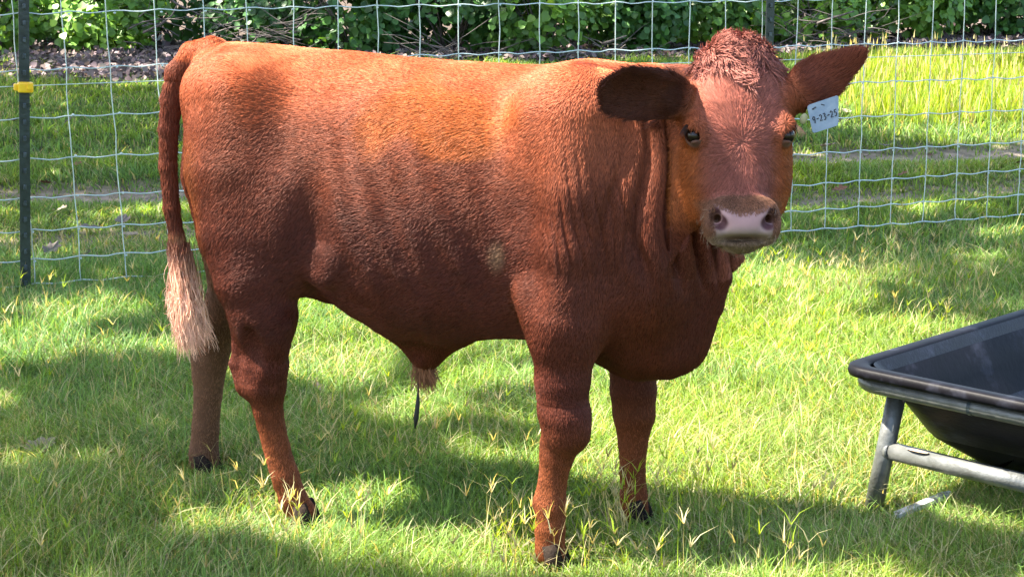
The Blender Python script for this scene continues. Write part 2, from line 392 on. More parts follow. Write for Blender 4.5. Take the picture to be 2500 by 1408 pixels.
def post(s, name_ins, lean=0.0):
    base = fpt(s, 0) + np.array([.0, -.030, 0]); r = Matrix.Rotation(math.atan2(fu[1], fu[0]), 3, 'Z')
    mb = MB(); b = Vector(base)
    mb.box(b + Vector((0, 0, .60)), (.034, .005, 1.26), r); mb.box(b + r @ Vector((0, .016, .60)), (.005, .027, 1.26), r)
    for k in range(20): mb.box(b + r @ Vector((0, -.006, .05 + .054 * k)), (.010, .010, .016), r, .002)
    for f in list(mb.bm.faces)[12:]: f.material_index = 1
    def tilt(bm_): bmesh.ops.rotate(bm_, cent=b, matrix=Matrix.Rotation(lean, 3, 'Y'), verts=bm_.verts)
    tilt(mb.bm); p = mb.build('post', [M_post, M_stud], fence)
    if name_ins:
        mb = MB(); mb.box(b + r @ Vector((.002, -.014, .706)), (.050, .026, .034), r, .006); mb.box(b + r @ Vector((-.028, -.010, .706)), (.014, .018, .022), r, .004)
        mb.box(b + r @ Vector((.014, -.028, .710)), (.018, .008, .022), r, .003)
        tilt(mb.bm); mb.build('insulator', M_yellow, p)
post(0.008, True, .048)
sp = 2.81
post(sp, True)

# ------------------------------------------------------------------ feed trough
def trough():
    zt = .325
    c0 = ground(2046, 888, zt); e = ground(2500, 982, zt); g = ground(2500, 768, zt)
    ux = (e - c0) / np.linalg.norm(e - c0); uy = np.array([-ux[1], ux[0], 0.])
    root = empty('feed_trough', (c0[0], c0[1], 0), math.atan2(ux[1], ux[0]))
    tag(root, 'black plastic feed trough on a grey galvanised pipe frame at the right edge', 'feed trough')
    W, Lg = .60, 1.55
    def ring(inset, z, rad, seg=10):
        pts = []
        for cx, cyy, a0 in ((W - inset - rad, inset + rad, -90), (W - inset - rad, Lg - inset - rad, 0), (inset + rad, Lg - inset - rad, 90), (inset + rad, inset + rad, 180)):
            for k in range(seg + 1):
                a = math.radians(a0 + 90 * k / seg); pts.append(Vector((cx + rad * math.cos(a), cyy + rad * math.sin(a), z)))
        return pts
    def loft(name, rings, m, cap=True, closed=False):
        mb = MB(); bm = mb.bm; rv = [[bm.verts.new(p) for p in r] for r in rings]
        for a, b in (list(zip(rv, rv[1:])) + ([(rv[-1], rv[0])] if closed else [])):
            n = len(a)
            for k in range(n): f = bm.faces.new((a[k], a[(k + 1) % n], b[(k + 1) % n], b[k])); f.smooth = True
        if cap: bm.faces.new(rv[-1])
        return mb.build(name, m, root)
    loft('rim', [ring(.0, zt - .022, .06), ring(-.003, zt - .014, .063), ring(.0, zt - .003, .06), ring(.005, zt, .056), ring(.030, zt, .045), ring(.036, zt - .004, .045), ring(.036, zt - .03, .045)], M_poly, False, True)
    ins = [(.036, zt - .004), (.046, zt - .02), (.075, zt - .08), (.11, zt - .15), (.16, zt - .195), (.22, zt - .21)]
    loft('bowl', [ring(.031, zt - .012, .05)] + [ring(a + .006, b - .010, .05 + a * .6) for a, b in ins[1:]] + [ring(.26, zt - .222, .03)] , M_poly)
    loft('bowl_lining', [ring(a, b, .045 + a * .6) for a, b in ins] + [ring(.26, zt - .212, .03)], M_lining)
    mb = MB(); R0 = .0165
    pr = ring(.026, zt - .040, .06, 6); mb.tube(pr + [pr[0], pr[1]], R0, 12, False); mb.build('rim_pipe', M_pipe, root)
    lx = .078
    legs = [((lx + .02, .085), (lx - .015, .055)), ((W - lx, .085), (W - lx + .03, .055)), ((lx + .02, Lg - .085), (lx - .01, Lg - .05)), ((W - lx, Lg - .085), (W - lx + .03, Lg - .05))]
    for (tx, ty), (bx, by) in legs:
        mb = MB(); mb.tube([(tx, ty, zt - .055), (bx, by, -.03)], .0205, 16); mb.build('leg', M_pipe, root)
    for yy in (.072, Lg - .065):
        mb = MB(); mb.tube([(lx + .005 + .012, yy, .135), (W - lx + .01, yy, .135)], .0200, 16)
        for xx in (lx + .016, W - lx + .008):
            mb.tube([(xx - .006, yy, .135), (xx + .004, yy, .135)], .0225, 14)
        mb.build('cross_rail', M_pipe, root)
    mb = MB()
    mb.sphere((.17, .060, .1535), .016, (1.8, .5, .12), seg=12); mb.build('mud_scrape', M_rust, root)
    mb = MB(); mb.tube([(.31, .026, zt - .040), (.318, .026, zt - .040)], .0182, 14, False); mb.build('pipe_joint', M_stud, root)
trough()
def stick():
    a = ground(2190, 1256, .034); b = ground(2312, 1206, .040); m = (a + b) / 2; d = b - a
    mb = MB(); L = np.linalg.norm(d); q = Vector(d).to_track_quat('X', 'Z').to_matrix()
    mb.box((0, 0, 0), (L, .020, .011), q, .002)
    mb.box(q @ Vector((L * .5 + .006, .003, 0)), (.018, .010, .008), q, .002); mb.box(q @ Vector((-L * .5 - .004, -.003, 0)), (.014, .011, .008), q, .002)
    o = mb.build('wooden_stake', M_white); o.location = tuple(m)
    tag(o, 'flaking white painted lath lying in the grass under the feed trough', 'stick')
stick()

# ------------------------------------------------------------------ young bull: one implicit surface, then hair
OB = np.array([-.21, 3.77, 0.]); AB = math.radians(-20)
bx_ = np.array([math.cos(AB), math.sin(AB), 0]); by_ = np.array([-math.sin(AB), math.cos(AB), 0]); bz_ = np.array([0, 0, 1.])
RB = np.stack([bx_, by_, bz_])                      # world -> local rows
def W2L(p): return (np.asarray(p) - OB) @ RB.T
def Lp_(px, py, lat=0.0):                           # lat: metres towards the camera side of the body's middle plane
    d = ray(px, py); p0 = OB - lat * by_; t = ((p0 - _C) @ by_) / (d @ by_); return W2L(_C + t * d)
def mpx(px, py, lat, wpx):
    p = Lp_(px, py, lat) @ RB + OB; return wpx * p[1] / .97 / FPX
HS = .0031
LO = np.array([-.68, -.40, .0]); HI = np.array([1.0, .30, 1.13])
shape = np.ceil((HI - LO) / HS).astype(int)
FLD = np.full(shape, .2, dtype=np.float32)
ax3 = [(LO[i] + HS * np.arange(shape[i])).astype(np.float32) for i in range(3)]
def blk(lo, hi):
    a = np.clip(((np.asarray(lo) - LO) / HS).astype(int), 0, shape); b = np.clip(((np.asarray(hi) - LO) / HS).astype(int) + 1, 0, shape)
    sl = tuple(slice(a[i], b[i]) for i in range(3))
    return sl, ax3[0][sl[0]][:, None, None], ax3[1][sl[1]][None, :, None], ax3[2][sl[2]][None, None, :]
def union(lo, hi, fn, k=.03):
    sl, x, y, z = blk(np.asarray(lo) - k - .01, np.asarray(hi) + k + .01); d = fn(x, y, z); f = FLD[sl]
    h = np.maximum(k - np.abs(f - d), 0) / k; FLD[sl] = np.minimum(f, d) - h * h * k * .25
def carve(lo, hi, fn, k=.006):
    sl, x, y, z = blk(np.asarray(lo) - k - .01, np.asarray(hi) + k + .01); d = -fn(x, y, z); f = FLD[sl]
    h = np.maximum(k - np.abs(f - d), 0) / k; FLD[sl] = np.maximum(f, d) + h * h * k * .25
def cone(p0, p1, r0, r1, k=.03, ly=1.0, op=union):
    p0 = np.asarray(p0, float); p1 = np.asarray(p1, float); r = max(r0, r1)
    def fn(x, y, z):
        a = p1 - p0; a = a * [1, 1 / ly, 1]; L2 = a @ a
        qx = x - p0[0]; qy = (y - p0[1]) / ly; qz = z - p0[2]
        t = np.clip((qx * a[0] + qy * a[1] + qz * a[2]) / L2, 0, 1)
        d = np.sqrt((qx - t * a[0]) ** 2 + (qy - t * a[1]) ** 2 + (qz - t * a[2]) ** 2)
        return ((d - (r0 + (r1 - r0) * t)) * min(1, .5 + ly / 2)).astype(np.float32)
    op(np.minimum(p0, p1) - r, np.maximum(p0, p1) + r, fn, k)
def path(l, k=.03, ly=1.0):                        # one limb: hard union along its length, one smooth union with the body
    ps = np.array([p for p, r in l]); mr = max(r for p, r in l)
    fns = []
    for (p, r), (p2, r2) in zip(l, l[1:]): cone(p, p2, r, r2, k, ly, lambda lo, hi, fn, k_: fns.append(fn))
    def fn(x, y, z):
        d = fns[0](x, y, z)
        for f in fns[1:]:
            e = f(x, y, z); h = np.maximum(.006 - np.abs(d - e), 0) / .006; d = np.minimum(d, e) - h * h * .0015
        return d
    union(ps.min(0) - mr, ps.max(0) + mr, fn, k)
def chain(pts, k=.03, ly=1.0):                     # pts: (px, py, lat, width in px)
    q = [(Lp_(a, b, c), mpx(a, b, c, wv) / 2) for a, b, c, wv in pts]
    path(q, k, ly)
    return q
def ell(c, r, k=.03, R=None, op=union):
    c = np.asarray(c, float); r = np.asarray(r, float); R = np.eye(3) if R is None else np.asarray(R)
    ext = np.sqrt((R.T ** 2) @ (r ** 2))
    def fn(x, y, z):
        X = x - c[0]; Y = y - c[1]; Z = z - c[2]
        q = [R[i, 0] * X + R[i, 1] * Y + R[i, 2] * Z for i in range(3)]
        k0 = np.sqrt(sum((q[i] / r[i]) ** 2 for i in range(3))); k1 = np.sqrt(sum((q[i] / r[i] ** 2) ** 2 for i in range(3))) + 1e-6
        return (k0 * (k0 - 1) / k1).astype(np.float32)
    op(c - ext, c + ext, fn, k)
def se_dist(u, v, a, b, p):
    au = np.abs(u) / a; av = np.abs(v) / b
    n = (au ** p + av ** p) ** (1 / p) + 1e-6
    g = np.sqrt((au ** (p - 1) / a) ** 2 + (av ** (p - 1) / b) ** 2) * n ** (1 - p) + 1e-6
    return (n - 1) / g

# trunk, lofted along the body: x, top, bottom, half width
T = np.array([(-.495, .975, .86, .030), (-.48, .990, .78, .070), (-.455, 1.003, .68, .108), (-.40, 1.012, .60, .150), (-.30, 1.010, .55, .170), (-.20, 1.003, .500, .178),
              (-.10, .996, .440, .196), (0, .990, .405, .208), (.10, .985, .402, .206), (.20, .984, .418, .188), (.30, .984, .424, .168), (.40, .982, .395, .170),
              (.50, .978, .370, .150), (.57, .955, .376, .118), (.62, .90, .43, .080), (.655, .80, .52, .040)])
def trunk(x, y, z):
    xs = x.ravel(); tp = np.interp(xs, T[:, 0], T[:, 1])[:, None, None]; bt = np.interp(xs, T[:, 0], T[:, 2])[:, None, None]; wd = np.interp(xs, T[:, 0], T[:, 3])[:, None, None]
    zc = (tp + bt) / 2; hz = (tp - bt) / 2; v = (z - zc) / hz
    wv = wd * (1 - .13 * v - .10 * np.clip(v, 0, 1) ** 2)
    d = se_dist(y, z - zc, wv, hz, 2.25)
    e = np.maximum(T[0, 0] - x, 0) + np.maximum(x - T[-1, 0], 0)
    return np.where(e > 0, np.sqrt(np.maximum(d, 0) ** 2 + e ** 2), d).astype(np.float32)
sl, x, y, z = blk(LO, HI); FLD[sl] = np.minimum(trunk(x, y, z), .2)
# smooth the loft's stations along the body
for _ in range(4):
    FLD[1:-1] = (FLD[:-2] + 2 * FLD[1:-1] + FLD[2:]) / 4
hip = lambda a, b, c, r: (Lp_(a, b, c), r)
# hind quarters
def qcones(l, k, ly=1.0): path([(p, r * 1.05) for p, r in l], k, ly)
qcones([hip(590, 250, .085, .105), hip(594, 420, .105, .118), hip(602, 560, .125, .100), hip(622, 680, .145, .083), hip(645, 770, .150, .066)], .05, .92)
qcones([hip(575, 250, -.085, .105), hip(575, 420, -.105, .115), hip(585, 560, -.12, .095), hip(600, 660, -.13, .075)], .05, .92)
ell(Lp_(690, 570, .155), (.080, .050, .11), .06)
ell(Lp_(500, 225, .080), (.04, .045, .05), .05)
ell(Lp_(785, 645, .178), (.046, .030, .052), .025)                         # flank fold
cone(Lp_(730, 670, .12), Lp_(800, 715, .05), .034, .022, .03)
NHq = NHq0 = chain([(645, 770, .150, 142), (650, 840, .150, 122), (648, 890, .146, 122), (648, 940, .142, 112), (655, 1000, .137, 84), (676, 1085, .130, 72), (696, 1160, .126, 78), (714, 1215, .122, 80), (735, 1250, .118, 84)], .032, .86)
chain([(600, 770, .148, 60), (588, 845, .145, 46), (578, 890, .144, 46), (598, 940, .142, 56)], .034, .8)
chain([(618, 950, .138, 34), (636, 1040, .130, 30), (668, 1140, .125, 38)], .012, .8)
for a_ in ((612, 850, .205), (606, 880, .200)): ell(Lp_(*a_), (.016, .012, .040), .02, None, carve)
chain([(1338, 1085, .170, 34), (1334, 1160, .168, 30), (1322, 1225, .168, 40)], .010, .8)
ell(Lp_(1404, 1045, .192), (.028, .018, .030), .02)
FHq = chain([(590, 620, -.13, 190), (570, 720, -.13, 130), (533, 800, -.13, 104), (516, 880, -.13, 92), (508, 960, -.13, 80), (502, 1040, -.13, 78), (498, 1105, -.13, 84), (497, 1150, -.13, 88)], .03, .85)
chain([(540, 730, -.13, 60), (497, 800, -.13, 40), (487, 860, -.13, 42), (496, 910, -.13, 50)], .03, .8)
# fore quarters
qcones([hip(1400, 300, .105, .115), hip(1405, 470, .120, .120), hip(1395, 600, .135, .108), hip(1385, 700, .150, .092), hip(1378, 780, .165, .076)], .055, .9)
qcones([hip(1480, 300, -.105, .115), hip(1480, 600, -.12, .11), hip(1530, 800, -.14, .075)], .05, .9)
ell(Lp_(1560, 640, .10), (.10, .075, .12), .07)
ell(Lp_(735, 560, .235), (.030, .045, .13), .05, None, carve)           # hollow between thigh and flank
ell(Lp_(850, 300, .235), (.085, .045, .045), .06, None, carve)           # hollow before the hip bone
ell(Lp_(1262, 560, .250), (.030, .045, .17), .07, None, carve)           # hollow behind the shoulder
ell(Lp_(1500, 500, .225), (.022, .035, .16), .05, None, carve)           # line in front of the shoulder blade
ell(Lp_(1318, 735, .172), (.048, .034, .055), .025)                        # elbow
NFq = chain([(1380, 780, .168, 178), (1378, 850, .172, 156), (1374, 930, .174, 144), (1374, 1000, .173, 134), (1378, 1050, .172, 120), (1367, 1110, .170, 84), (1356, 1175, .169, 66), (1348, 1235, .169, 82), (1343, 1290, .169, 86), (1343, 1345, .169, 88)], .032, .88)
chain([(1388, 1020, .176, 100), (1393, 1060, .175, 86)], .03)
FFq = chain([(1535, 800, -.15, 150), (1545, 870, -.15, 134), (1546, 950, -.15, 124), (1548, 1010, -.15, 114), (1545, 1080, -.15, 82), (1544, 1150, -.15, 72), (1547, 1210, -.15, 76), (1549, 1250, -.15, 82)], .03, .88)
for a_ in ((1306, 1262, .190), (1306, 1262, .150), (664, 1192, .142), (664, 1192, .112)): ell(Lp_(*a_), (.009, .007, .013), .006)
# belly and sheath
cone(Lp_(985, 770, 0), Lp_(1037, 862, 0), .060, .026, .06); cone(Lp_(1090, 800, 0), Lp_(1045, 865, 0), .045, .022, .06)
# brisket, dewlap
cone(Lp_(1560, 830, 0), Lp_(1645, 830, .0), .080, .058, .05, .9); cone(Lp_(1650, 830, .0), Lp_(1690, 730, .01), .050, .040, .04, .9)
# tail
TLq = chain([(520, 130, 0, 84), (472, 138, 0, 72), (436, 180, 0, 64), (420, 240, 0, 58), (412, 310, 0, 52), (410, 400, 0, 48), (418, 500, 0, 45), (430, 570, 0, 42), (443, 640, 0, 34), (452, 720, 0, 22)], .012, .8)
# head frame: E between the eyes on the forehead; hX to the right of the picture, hD down the face, hN out of the face
TILT = math.radians(20)
E_w = aty(1812, 318, 3.38)
hX = np.array([1., 0, 0]); hD = np.array([0, -math.sin(TILT), -math.cos(TILT)]); hN = np.array([0, -math.cos(TILT), math.sin(TILT)])
HM = np.stack([hX, hD, hN])                         # world -> head
HML = HM @ RB.T                                     # local -> head (directions)
E_l = W2L(E_w)
def Hl(X, d, n): return E_l + np.array([X, d, n]) @ HML
def toH(p): return (p - E_l) @ HML.T
def hcone(a, b, r0, r1, k=.02, op=union): cone(Hl(*a), Hl(*b), r0, r1, k, 1.0, op)
def hell(c, r, k=.02, op=union): ell(Hl(*c), r, k, HML, op)
# neck
cone(Lp_(1480, 340, 0), Hl(-.01, -.05, -.17), .145, .090, .06, .85)
cone(Lp_(1560, 470, .02), Hl(-.01, .03, -.19), .165, .085, .08, .85)
cone(Lp_(1600, 660, .02), Hl(0, .10, -.17), .105, .055, .06, .8)
cone(Lp_(1668, 770, .01), Hl(-.004, .19, -.185), .048, .024, .04, .7)
cone(Lp_(1620, 250, 0), Hl(0, -.10, -.13), .06, .06, .05)
# skull and nose, lofted down the face: d, front n, back n, half width
K = np.array([(-.176, -.052, -.085, .024), (-.163, -.030, -.115, .046), (-.14, -.014, -.14, .064), (-.10, -.002, -.16, .084), (-.05, .004, -.17, .0945), (0, .002, -.17, .090), (.03, -.003, -.165, .079), (.06, -.008, -.155, .067),
              (.10, -.012, -.14, .057), (.13, -.013, -.12, .0535), (.16, -.010, -.10, .054), (.188, -.012, -.085, .052), (.200, -.03, -.07, .04)])
def skull(x, y, z):
    X = [HML[i, 0] * (x - E_l[0]) + HML[i, 1] * (y - E_l[1]) + HML[i, 2] * (z - E_l[2]) for i in range(3)]
    d = X[1]; f = np.interp(d, K[:, 0], K[:, 1]); b = np.interp(d, K[:, 0], K[:, 2]); wd = np.interp(d, K[:, 0], K[:, 3])
    c = (f + b) / 2; h = (f - b) / 2; v = (X[2] - c) / h
    q = se_dist(X[0], X[2] - c, wd * (1 - .10 * np.clip(v, 0, 1)), h, 2.7)
    e = np.maximum(K[0, 0] - d, 0) + np.maximum(d - K[-1, 0], 0)
    return np.where(e > 0, np.sqrt(np.maximum(q, 0) ** 2 + e ** 2), q).astype(np.float32)
hc = Hl(0, 0, -.08); union(hc - .24, hc + .24, skull, .03)
for sx in (-1, 1):
    hell((sx * .062, .045, -.115), (.044, .105, .070), .035)                # cheek
    hcone((sx * .050, .06, -.14), (sx * .030, .165, -.075), .040, .030, .03) # jaw
    hell((sx * .079, -.008, -.036), (.025, .030, .036), .022)               # orbit
    hell((sx * .045, .172, -.030), (.026, .036, .036), .022)                # lip side
    hell((sx * .034, .150, -.010), (.027, .026, .020), .02)
    hcone((sx * .036, -.150, -.06), (sx * .068, -.10, -.085), .022, .029, .03)
hell((0, .170, -.022), (.050, .040, .034), .02)
hell((0, .205, -.052), (.033, .016, .034), .012)                            # chin
hell((0, -.155, -.055), (.042, .028, .036), .03)
for sx in (-1, 1):
    hcone((sx * .059, .146, .004), (sx * .056, .160, .006), .0070, .0120, .004, carve)
    hcone((sx * .056, .162, .004), (sx * .0375, .181, .010), .0140, .0090, .004, carve)
    hcone((sx * .050, .166, .0), (sx * .044, .158, -.03), .011, .007, .005, carve)
    hell((sx * .091, .003, -.021), (.020, .0140, .0185), .006, carve)
    hell((sx * .0865, -.0135, -.0195), (.014, .0050, .0135), .005); hell((sx * .0855, .0180, -.021), (.012, .0035, .012), .004)
    hcone((sx * .063, .03, -.012), (sx * .072, .075, -.035), .006, .006, .02, carve)
hell((0, .2000, .004), (.056, .0042, .040), .004, carve)                    # mouth line
# ears: leaf shaped lofts
def frame(u, t):
    u = u / np.linalg.norm(u); t = t - u * (t @ u); t /= np.linalg.norm(t); return np.stack([u, np.cross(t, u), t])
def ear(base, tip, face, widths, th, cup, k=.02):
    L = np.linalg.norm(tip - base); R = frame(tip - base, face)
    us = np.array([a for a, b in widths]) * L; ws = np.array([b for a, b in widths])
    def fn(x, y, z):
        q = [R[i, 0] * (x - base[0]) + R[i, 1] * (y - base[1]) + R[i, 2] * (z - base[2]) for i in range(3)]
        wd = np.interp(q[0], us, ws); off = cup * (q[1] / .05) ** 2 - .5 * cup + .012 * (q[0] / L) ** 2
        thv = th * (1 - .45 * np.clip(q[0] / L, 0, 1))
        d = se_dist(q[1], q[2] - off, wd, thv, 2.0)
        e = np.maximum(-q[0], 0) + np.maximum(q[0] - L, 0)
        return np.where(e > 0, np.sqrt(np.maximum(d, 0) ** 2 + e ** 2), d * .8).astype(np.float32)
    lo = np.minimum(base, tip) - .08; hi = np.maximum(base, tip) + .07
    union(lo, hi, fn, .006); return base, tip, R, L
cd = lambda w_: w_ @ RB.T
eb = W2L(aty(1672, 246, 3.44)); et = W2L(aty(1465, 208, 3.34))
EARL = ear(eb, et, cd(np.array([-.25, -.85, -.20])), [(0, .030), (.12, .042), (.3, .056), (.5, .063), (.7, .060), (.86, .046), (.95, .030), (1, .008)], .0085, .012)
hcone((-.078, -.075, -.085), tuple(toH(eb + (et - eb) * .12)), .034, .022, .03)
eb2 = W2L(aty(1945, 232, 3.47)); et2 = W2L(aty(2110, 122, 3.46))
EARR = ear(eb2, et2, cd(np.array([.2, -.95, .10])), [(0, .036), (.15, .046), (.35, .047), (.55, .040), (.75, .029), (.9, .019), (.97, .012), (1, .004)], .0095, -.012)
hcone((.082, -.075, -.085), tuple(toH(eb2 + (et2 - eb2) * .12)), .034, .024, .03)

for _ in range(2):                                  # take the seams out
    for axn in range(3):
        sl0 = [slice(None)] * 3; sl1 = [slice(None)] * 3; sl2 = [slice(None)] * 3
        sl0[axn] = slice(0, -2); sl1[axn] = slice(1, -1); sl2[axn] = slice(2, None)
        FLD[tuple(sl1)] = .25 * FLD[tuple(sl0)] + .5 * FLD[tuple(sl1)] + .25 * FLD[tuple(sl2)]
ins_x = (1 - sstep(.50, .60, ax3[0]))[:, None, None].astype(np.float32); ins_z = (.0030 + .0015 * (1 - sstep(.36, .50, ax3[2])))[None, None, :].astype(np.float32)
FLD += ins_x * ins_z * sstep(-.25, -.215, ax3[1])[None, :, None].astype(np.float32)
g = vdb.FloatGrid(.2); g.copyFromArray(np.clip(FLD, -.03, .03)); g.transform = vdb.createLinearTransform(HS)
vv, qq = g.convertToQuads(0.0)
vv = vv.astype(np.float64) + LO
del FLD
# keep only the largest island
def islands(nv, quads):
    lab = np.arange(nv)
    for _ in range(200):
        m = lab[quads].min(1); new = lab.copy(); np.minimum.at(new, quads.ravel(), np.repeat(m, 4)); new = new[new]
        if (new == lab).all(): break
        lab = new
    return lab
def normals(v, q):
    n = np.cross(v[q[:, 2]] - v[q[:, 0]], v[q[:, 3]] - v[q[:, 1]]); vn = np.zeros_like(v)
    for i in range(4): 
        for c in range(3): vn[:, c] += np.bincount(q[:, i], n[:, c], len(v))
    return vn / (np.linalg.norm(vn, axis=1, keepdims=True) + 1e-12)
vn = normals(vv, qq)
if ((vv[:, 2] - .7) * vn[:, 2])[np.abs(vv[:, 0]) < .1].mean() < 0: qq = qq[:, ::-1]; vn = -vn
# skin folds, ribs, muscle: real displacement along the normal
h = toH(vv)
inhead = (np.abs(h[:, 0]) < .125) & (h[:, 1] > -.2) & (h[:, 1] < .24) & (h[:, 2] > -.13)
s_, y_, z_ = vv[:, 0], vv[:, 1], vv[:, 2]
near = sstep(.02, -.08, y_)
wq = np.stack([s_, y_, z_], -1)
u = s_ - .20 * (.9 - z_) * sstep(.40, .6, s_) + (noise(wq, 5, 41) - .5) * .085
fold = np.abs(((u / .033) % 1) - .5) * 2; groove = 1 - sstep(0, .62, fold)
mneck = near * sstep(.44, .56, u) * (1 - inhead) * sstep(.56, .66, z_) * (1 - sstep(.93, .98, z_))
mneck2 = mneck * sstep(.38, .50, u + (noise(wq, 9, 47) - .5) * .08)
disp = -.004 * groove * mneck - .019 * groove * mneck2 + .009 * mneck2 * fold
u2 = s_ - .10 * (.9 - z_) + (noise(wq, 11, 42) - .5) * .04
f2 = np.abs(((u2 / .019) % 1) - .5) * 2
m2 = near * sstep(.34, .42, s_) * (1 - sstep(.52, .58, s_)) * sstep(.55, .68, z_) * (1 - inhead)
disp += -.0030 * (1 - sstep(0, .6, f2)) * m2 * sstep(.3, .6, noise(wq, 6, 43))
u3 = s_ + .35 * (z_ - .7) + (noise(wq, 5, 44) - .5) * .06
mr = sstep(-.14, -.02, s_) * (1 - sstep(.20, .30, s_)) * sstep(.50, .60, z_) * (1 - sstep(.84, .92, z_))
disp += .0024 * np.sin(2 * math.pi * u3 / .066) * mr * (.3 + 1.2 * noise(wq, 5, 48))
big = (noise(wq, 9, 45) - .5) * .006 + (noise(wq, 24, 46) - .5) * .0014
disp += big * np.where(inhead, .25, 1) * (1 - .5 * (z_ < .35))
for nm in (EARL, EARR):
    base, tip, R, L = nm; q = (vv - base) @ R.T; m = (q[:, 0] > .01) & (q[:, 0] < L + .01) & (np.abs(q[:, 2]) < .04) & (np.abs(q[:, 1]) < .07); disp[m] = 0
disp[(s_ < -.485) & (z_ < .93)] *= .12
vv = vv + vn * disp[:, None]; vn = normals(vv, qq)

EYE = [Hl(-.0850, .003, -.0292), Hl(.0850, .003, -.0292)]
def ear_w(p):
    out = []
    for base, tip, R, L in (EARL, EARR):
        q = (p - base) @ R.T; m = sstep(-.005, .02, q[:, 0]) * (np.abs(q[:, 2] - .008) < .040) * (np.abs(q[:, 1]) < .075) * (q[:, 0] < L + .03); out.append((m, q))
    return out
def coat(p):
    """hair colour by place on the animal"""
    n = len(p); s, y, z = p[:, 0], p[:, 1], p[:, 2]; hh = toH(p)
    base = np.array([.105, .026, .0125]); c = np.tile(base, (n, 1))
    def mixc(c, col, w): w = np.clip(w, 0, 1)[:, None]; return c * (1 - w) + np.array(col) * w
    a = noise(p, 4, 51); b = noise(p, 13, 52)
    c = mixc(c, (.15, .040, .015), sstep(.45, .8, a) * .5)
    c = mixc(c, (.34, .096, .036), sstep(.60, .92, z + .04 * (b - .5)) * .55)  # paler upwards: light from above painted into the coat
    # top light painted into back and shoulder hair; orange rubbed patch
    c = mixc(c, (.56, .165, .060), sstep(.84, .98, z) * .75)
    pc = np.hypot((s - .12) / .20, (z - .875) / .085) + (b - .5) * .9
    c = mixc(c, (.46, .135, .020), (1 - sstep(.5, 1.05, pc)) * .75)
    c = mixc(c, (.52, .175, .085), (1 - sstep(.08, .22, np.abs(s - .42))) * sstep(.72, .9, z) * .5)
    # rusty seat; lower legs painted brighter to carry their sunlit edges
    c = mixc(c, (.24, .075, .016), (1 - sstep(-.42, -.36, s)) * sstep(.55, .62, z) * (1 - sstep(.78, .86, z)) * .7)
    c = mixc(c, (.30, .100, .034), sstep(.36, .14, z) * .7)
    # grey-brown far hind leg
    c = mixc(c, (.21, .120, .070), (s < -.30) * (y > .03) * sstep(.62, .50, z) * .95)
    c = mixc(c, (.26, .17, .10), (1 - sstep(.001, .028, np.hypot(s - .262, (z - .628) * .55) + (b - .5) * .012)) * (y < -.1) * .9)   # pale spot behind the elbow
    # head
    ih = (np.abs(hh[:, 0]) < .13) * (hh[:, 1] > -.21) * (hh[:, 1] < .25) * (hh[:, 2] > -.20)
    side = sstep(.038, .098, (b - .5) * .02 + np.abs(hh[:, 0]) + .22 * np.clip(-hh[:, 2] - .02, 0, .2) - .25 * np.clip(-hh[:, 1], 0, .3) + .25 * np.clip(hh[:, 1], 0, .1) * 0)
    c = mixc(c, (.34, .130, .105), ih * (1 - side) * .9)  # mauve sky sheen of the forehead painted into its hair
    c = mixc(c, (.37, .115, .030), ih * side * sstep(-.03, .03, hh[:, 1]) * (1 - sstep(.13, .18, hh[:, 1])) * sstep(-.19, -.16, hh[:, 2]) * .9)
    c = mixc(c, (.24, .080, .032), ih * side * sstep(.0, -.06, hh[:, 1]) * .7)
    c = mixc(c, (.19, .105, .060), ih * (hh[:, 1] < .24) * sstep(.112, .124, hh[:, 1]) * sstep(-.085, -.05, hh[:, 2]) * .85)
    c = mixc(c, (.26, .20, .14), ih * sstep(.188, .200, hh[:, 1]) * (hh[:, 1] < .232) * (hh[:, 2] > -.085) * .9)
    c = mixc(c, (.18, .060, .045), ih * (1 - sstep(-.15, -.12, hh[:, 1])) * .7)
    for (m, q), col in zip(ear_w(p), ((.055, .019, .012), (.17, .048, .028))): c = mixc(c, col, m * .92)  # left ear painted darker for the shade it stands in
    # tail
    tl = sstep(-.462, -.474, s) * (z < .975) * (y < .055) * (z > .26); c = mixc(c, (.15, .042, .024), tl * .8)
    sw = (s < -.47) * sstep(.61, .57, z) * (z > .3) * (s > -.60) * (y > -.06) * (y < .04)
    c = mixc(c, (.60, .36, .21), sw)
    return c * np.array([.80, .68, .60]) * (.86 + .28 * b[:, None])
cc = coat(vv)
hv = toH(vv)
# bare skin of the muzzle, eyelids
pad = sstep(.142, .148, hv[:, 1] + .10 * np.abs(hv[:, 0]) * 0 + .018 * np.cos(hv[:, 0] / .05 * 1.9) * 0 + (.012 * (1 - (np.abs(hv[:, 0]) / .04) ** 2) * -1)) * sstep(-.026, -.014, hv[:, 2]) * (1 - sstep(.050, .058, np.abs(hv[:, 0]))) * (1 - sstep(.197, .201, hv[:, 1]))
nz = noise(vv, 60, 61)[:, None]
padc = np.array([.36, .215, .205]) * (.85 + .3 * nz); padc = padc * (1 - sstep(.176, .192, hv[:, 1]))[:, None] + np.array([.27, .185, .155]) * (.75 + .5 * nz) * sstep(.176, .192, hv[:, 1])[:, None]
cc = cc * (1 - pad[:, None]) + padc * pad[:, None]
for sx in (-1, 1):
    dn = np.minimum(np.linalg.norm(hv - [sx * .056, .156, .004], axis=1), np.linalg.norm(hv - [sx * .044, .174, .006], axis=1)); m = (1 - sstep(.011, .018, dn))[:, None]
    cc = cc * (1 - m) + np.array([.075, .032, .034]) * m
for e in EYE:
    m = (1 - sstep(.020, .0245, np.linalg.norm(vv - e, axis=1)))[:, None]; low = sstep(.004, .010, hv[:, 1])[:, None]; cc = cc * (1 - m) + (np.array([.03, .014, .011]) * (1 - low) + np.array([.22, .12, .085]) * low) * m
bare0 = np.clip(pad, 0, 1)
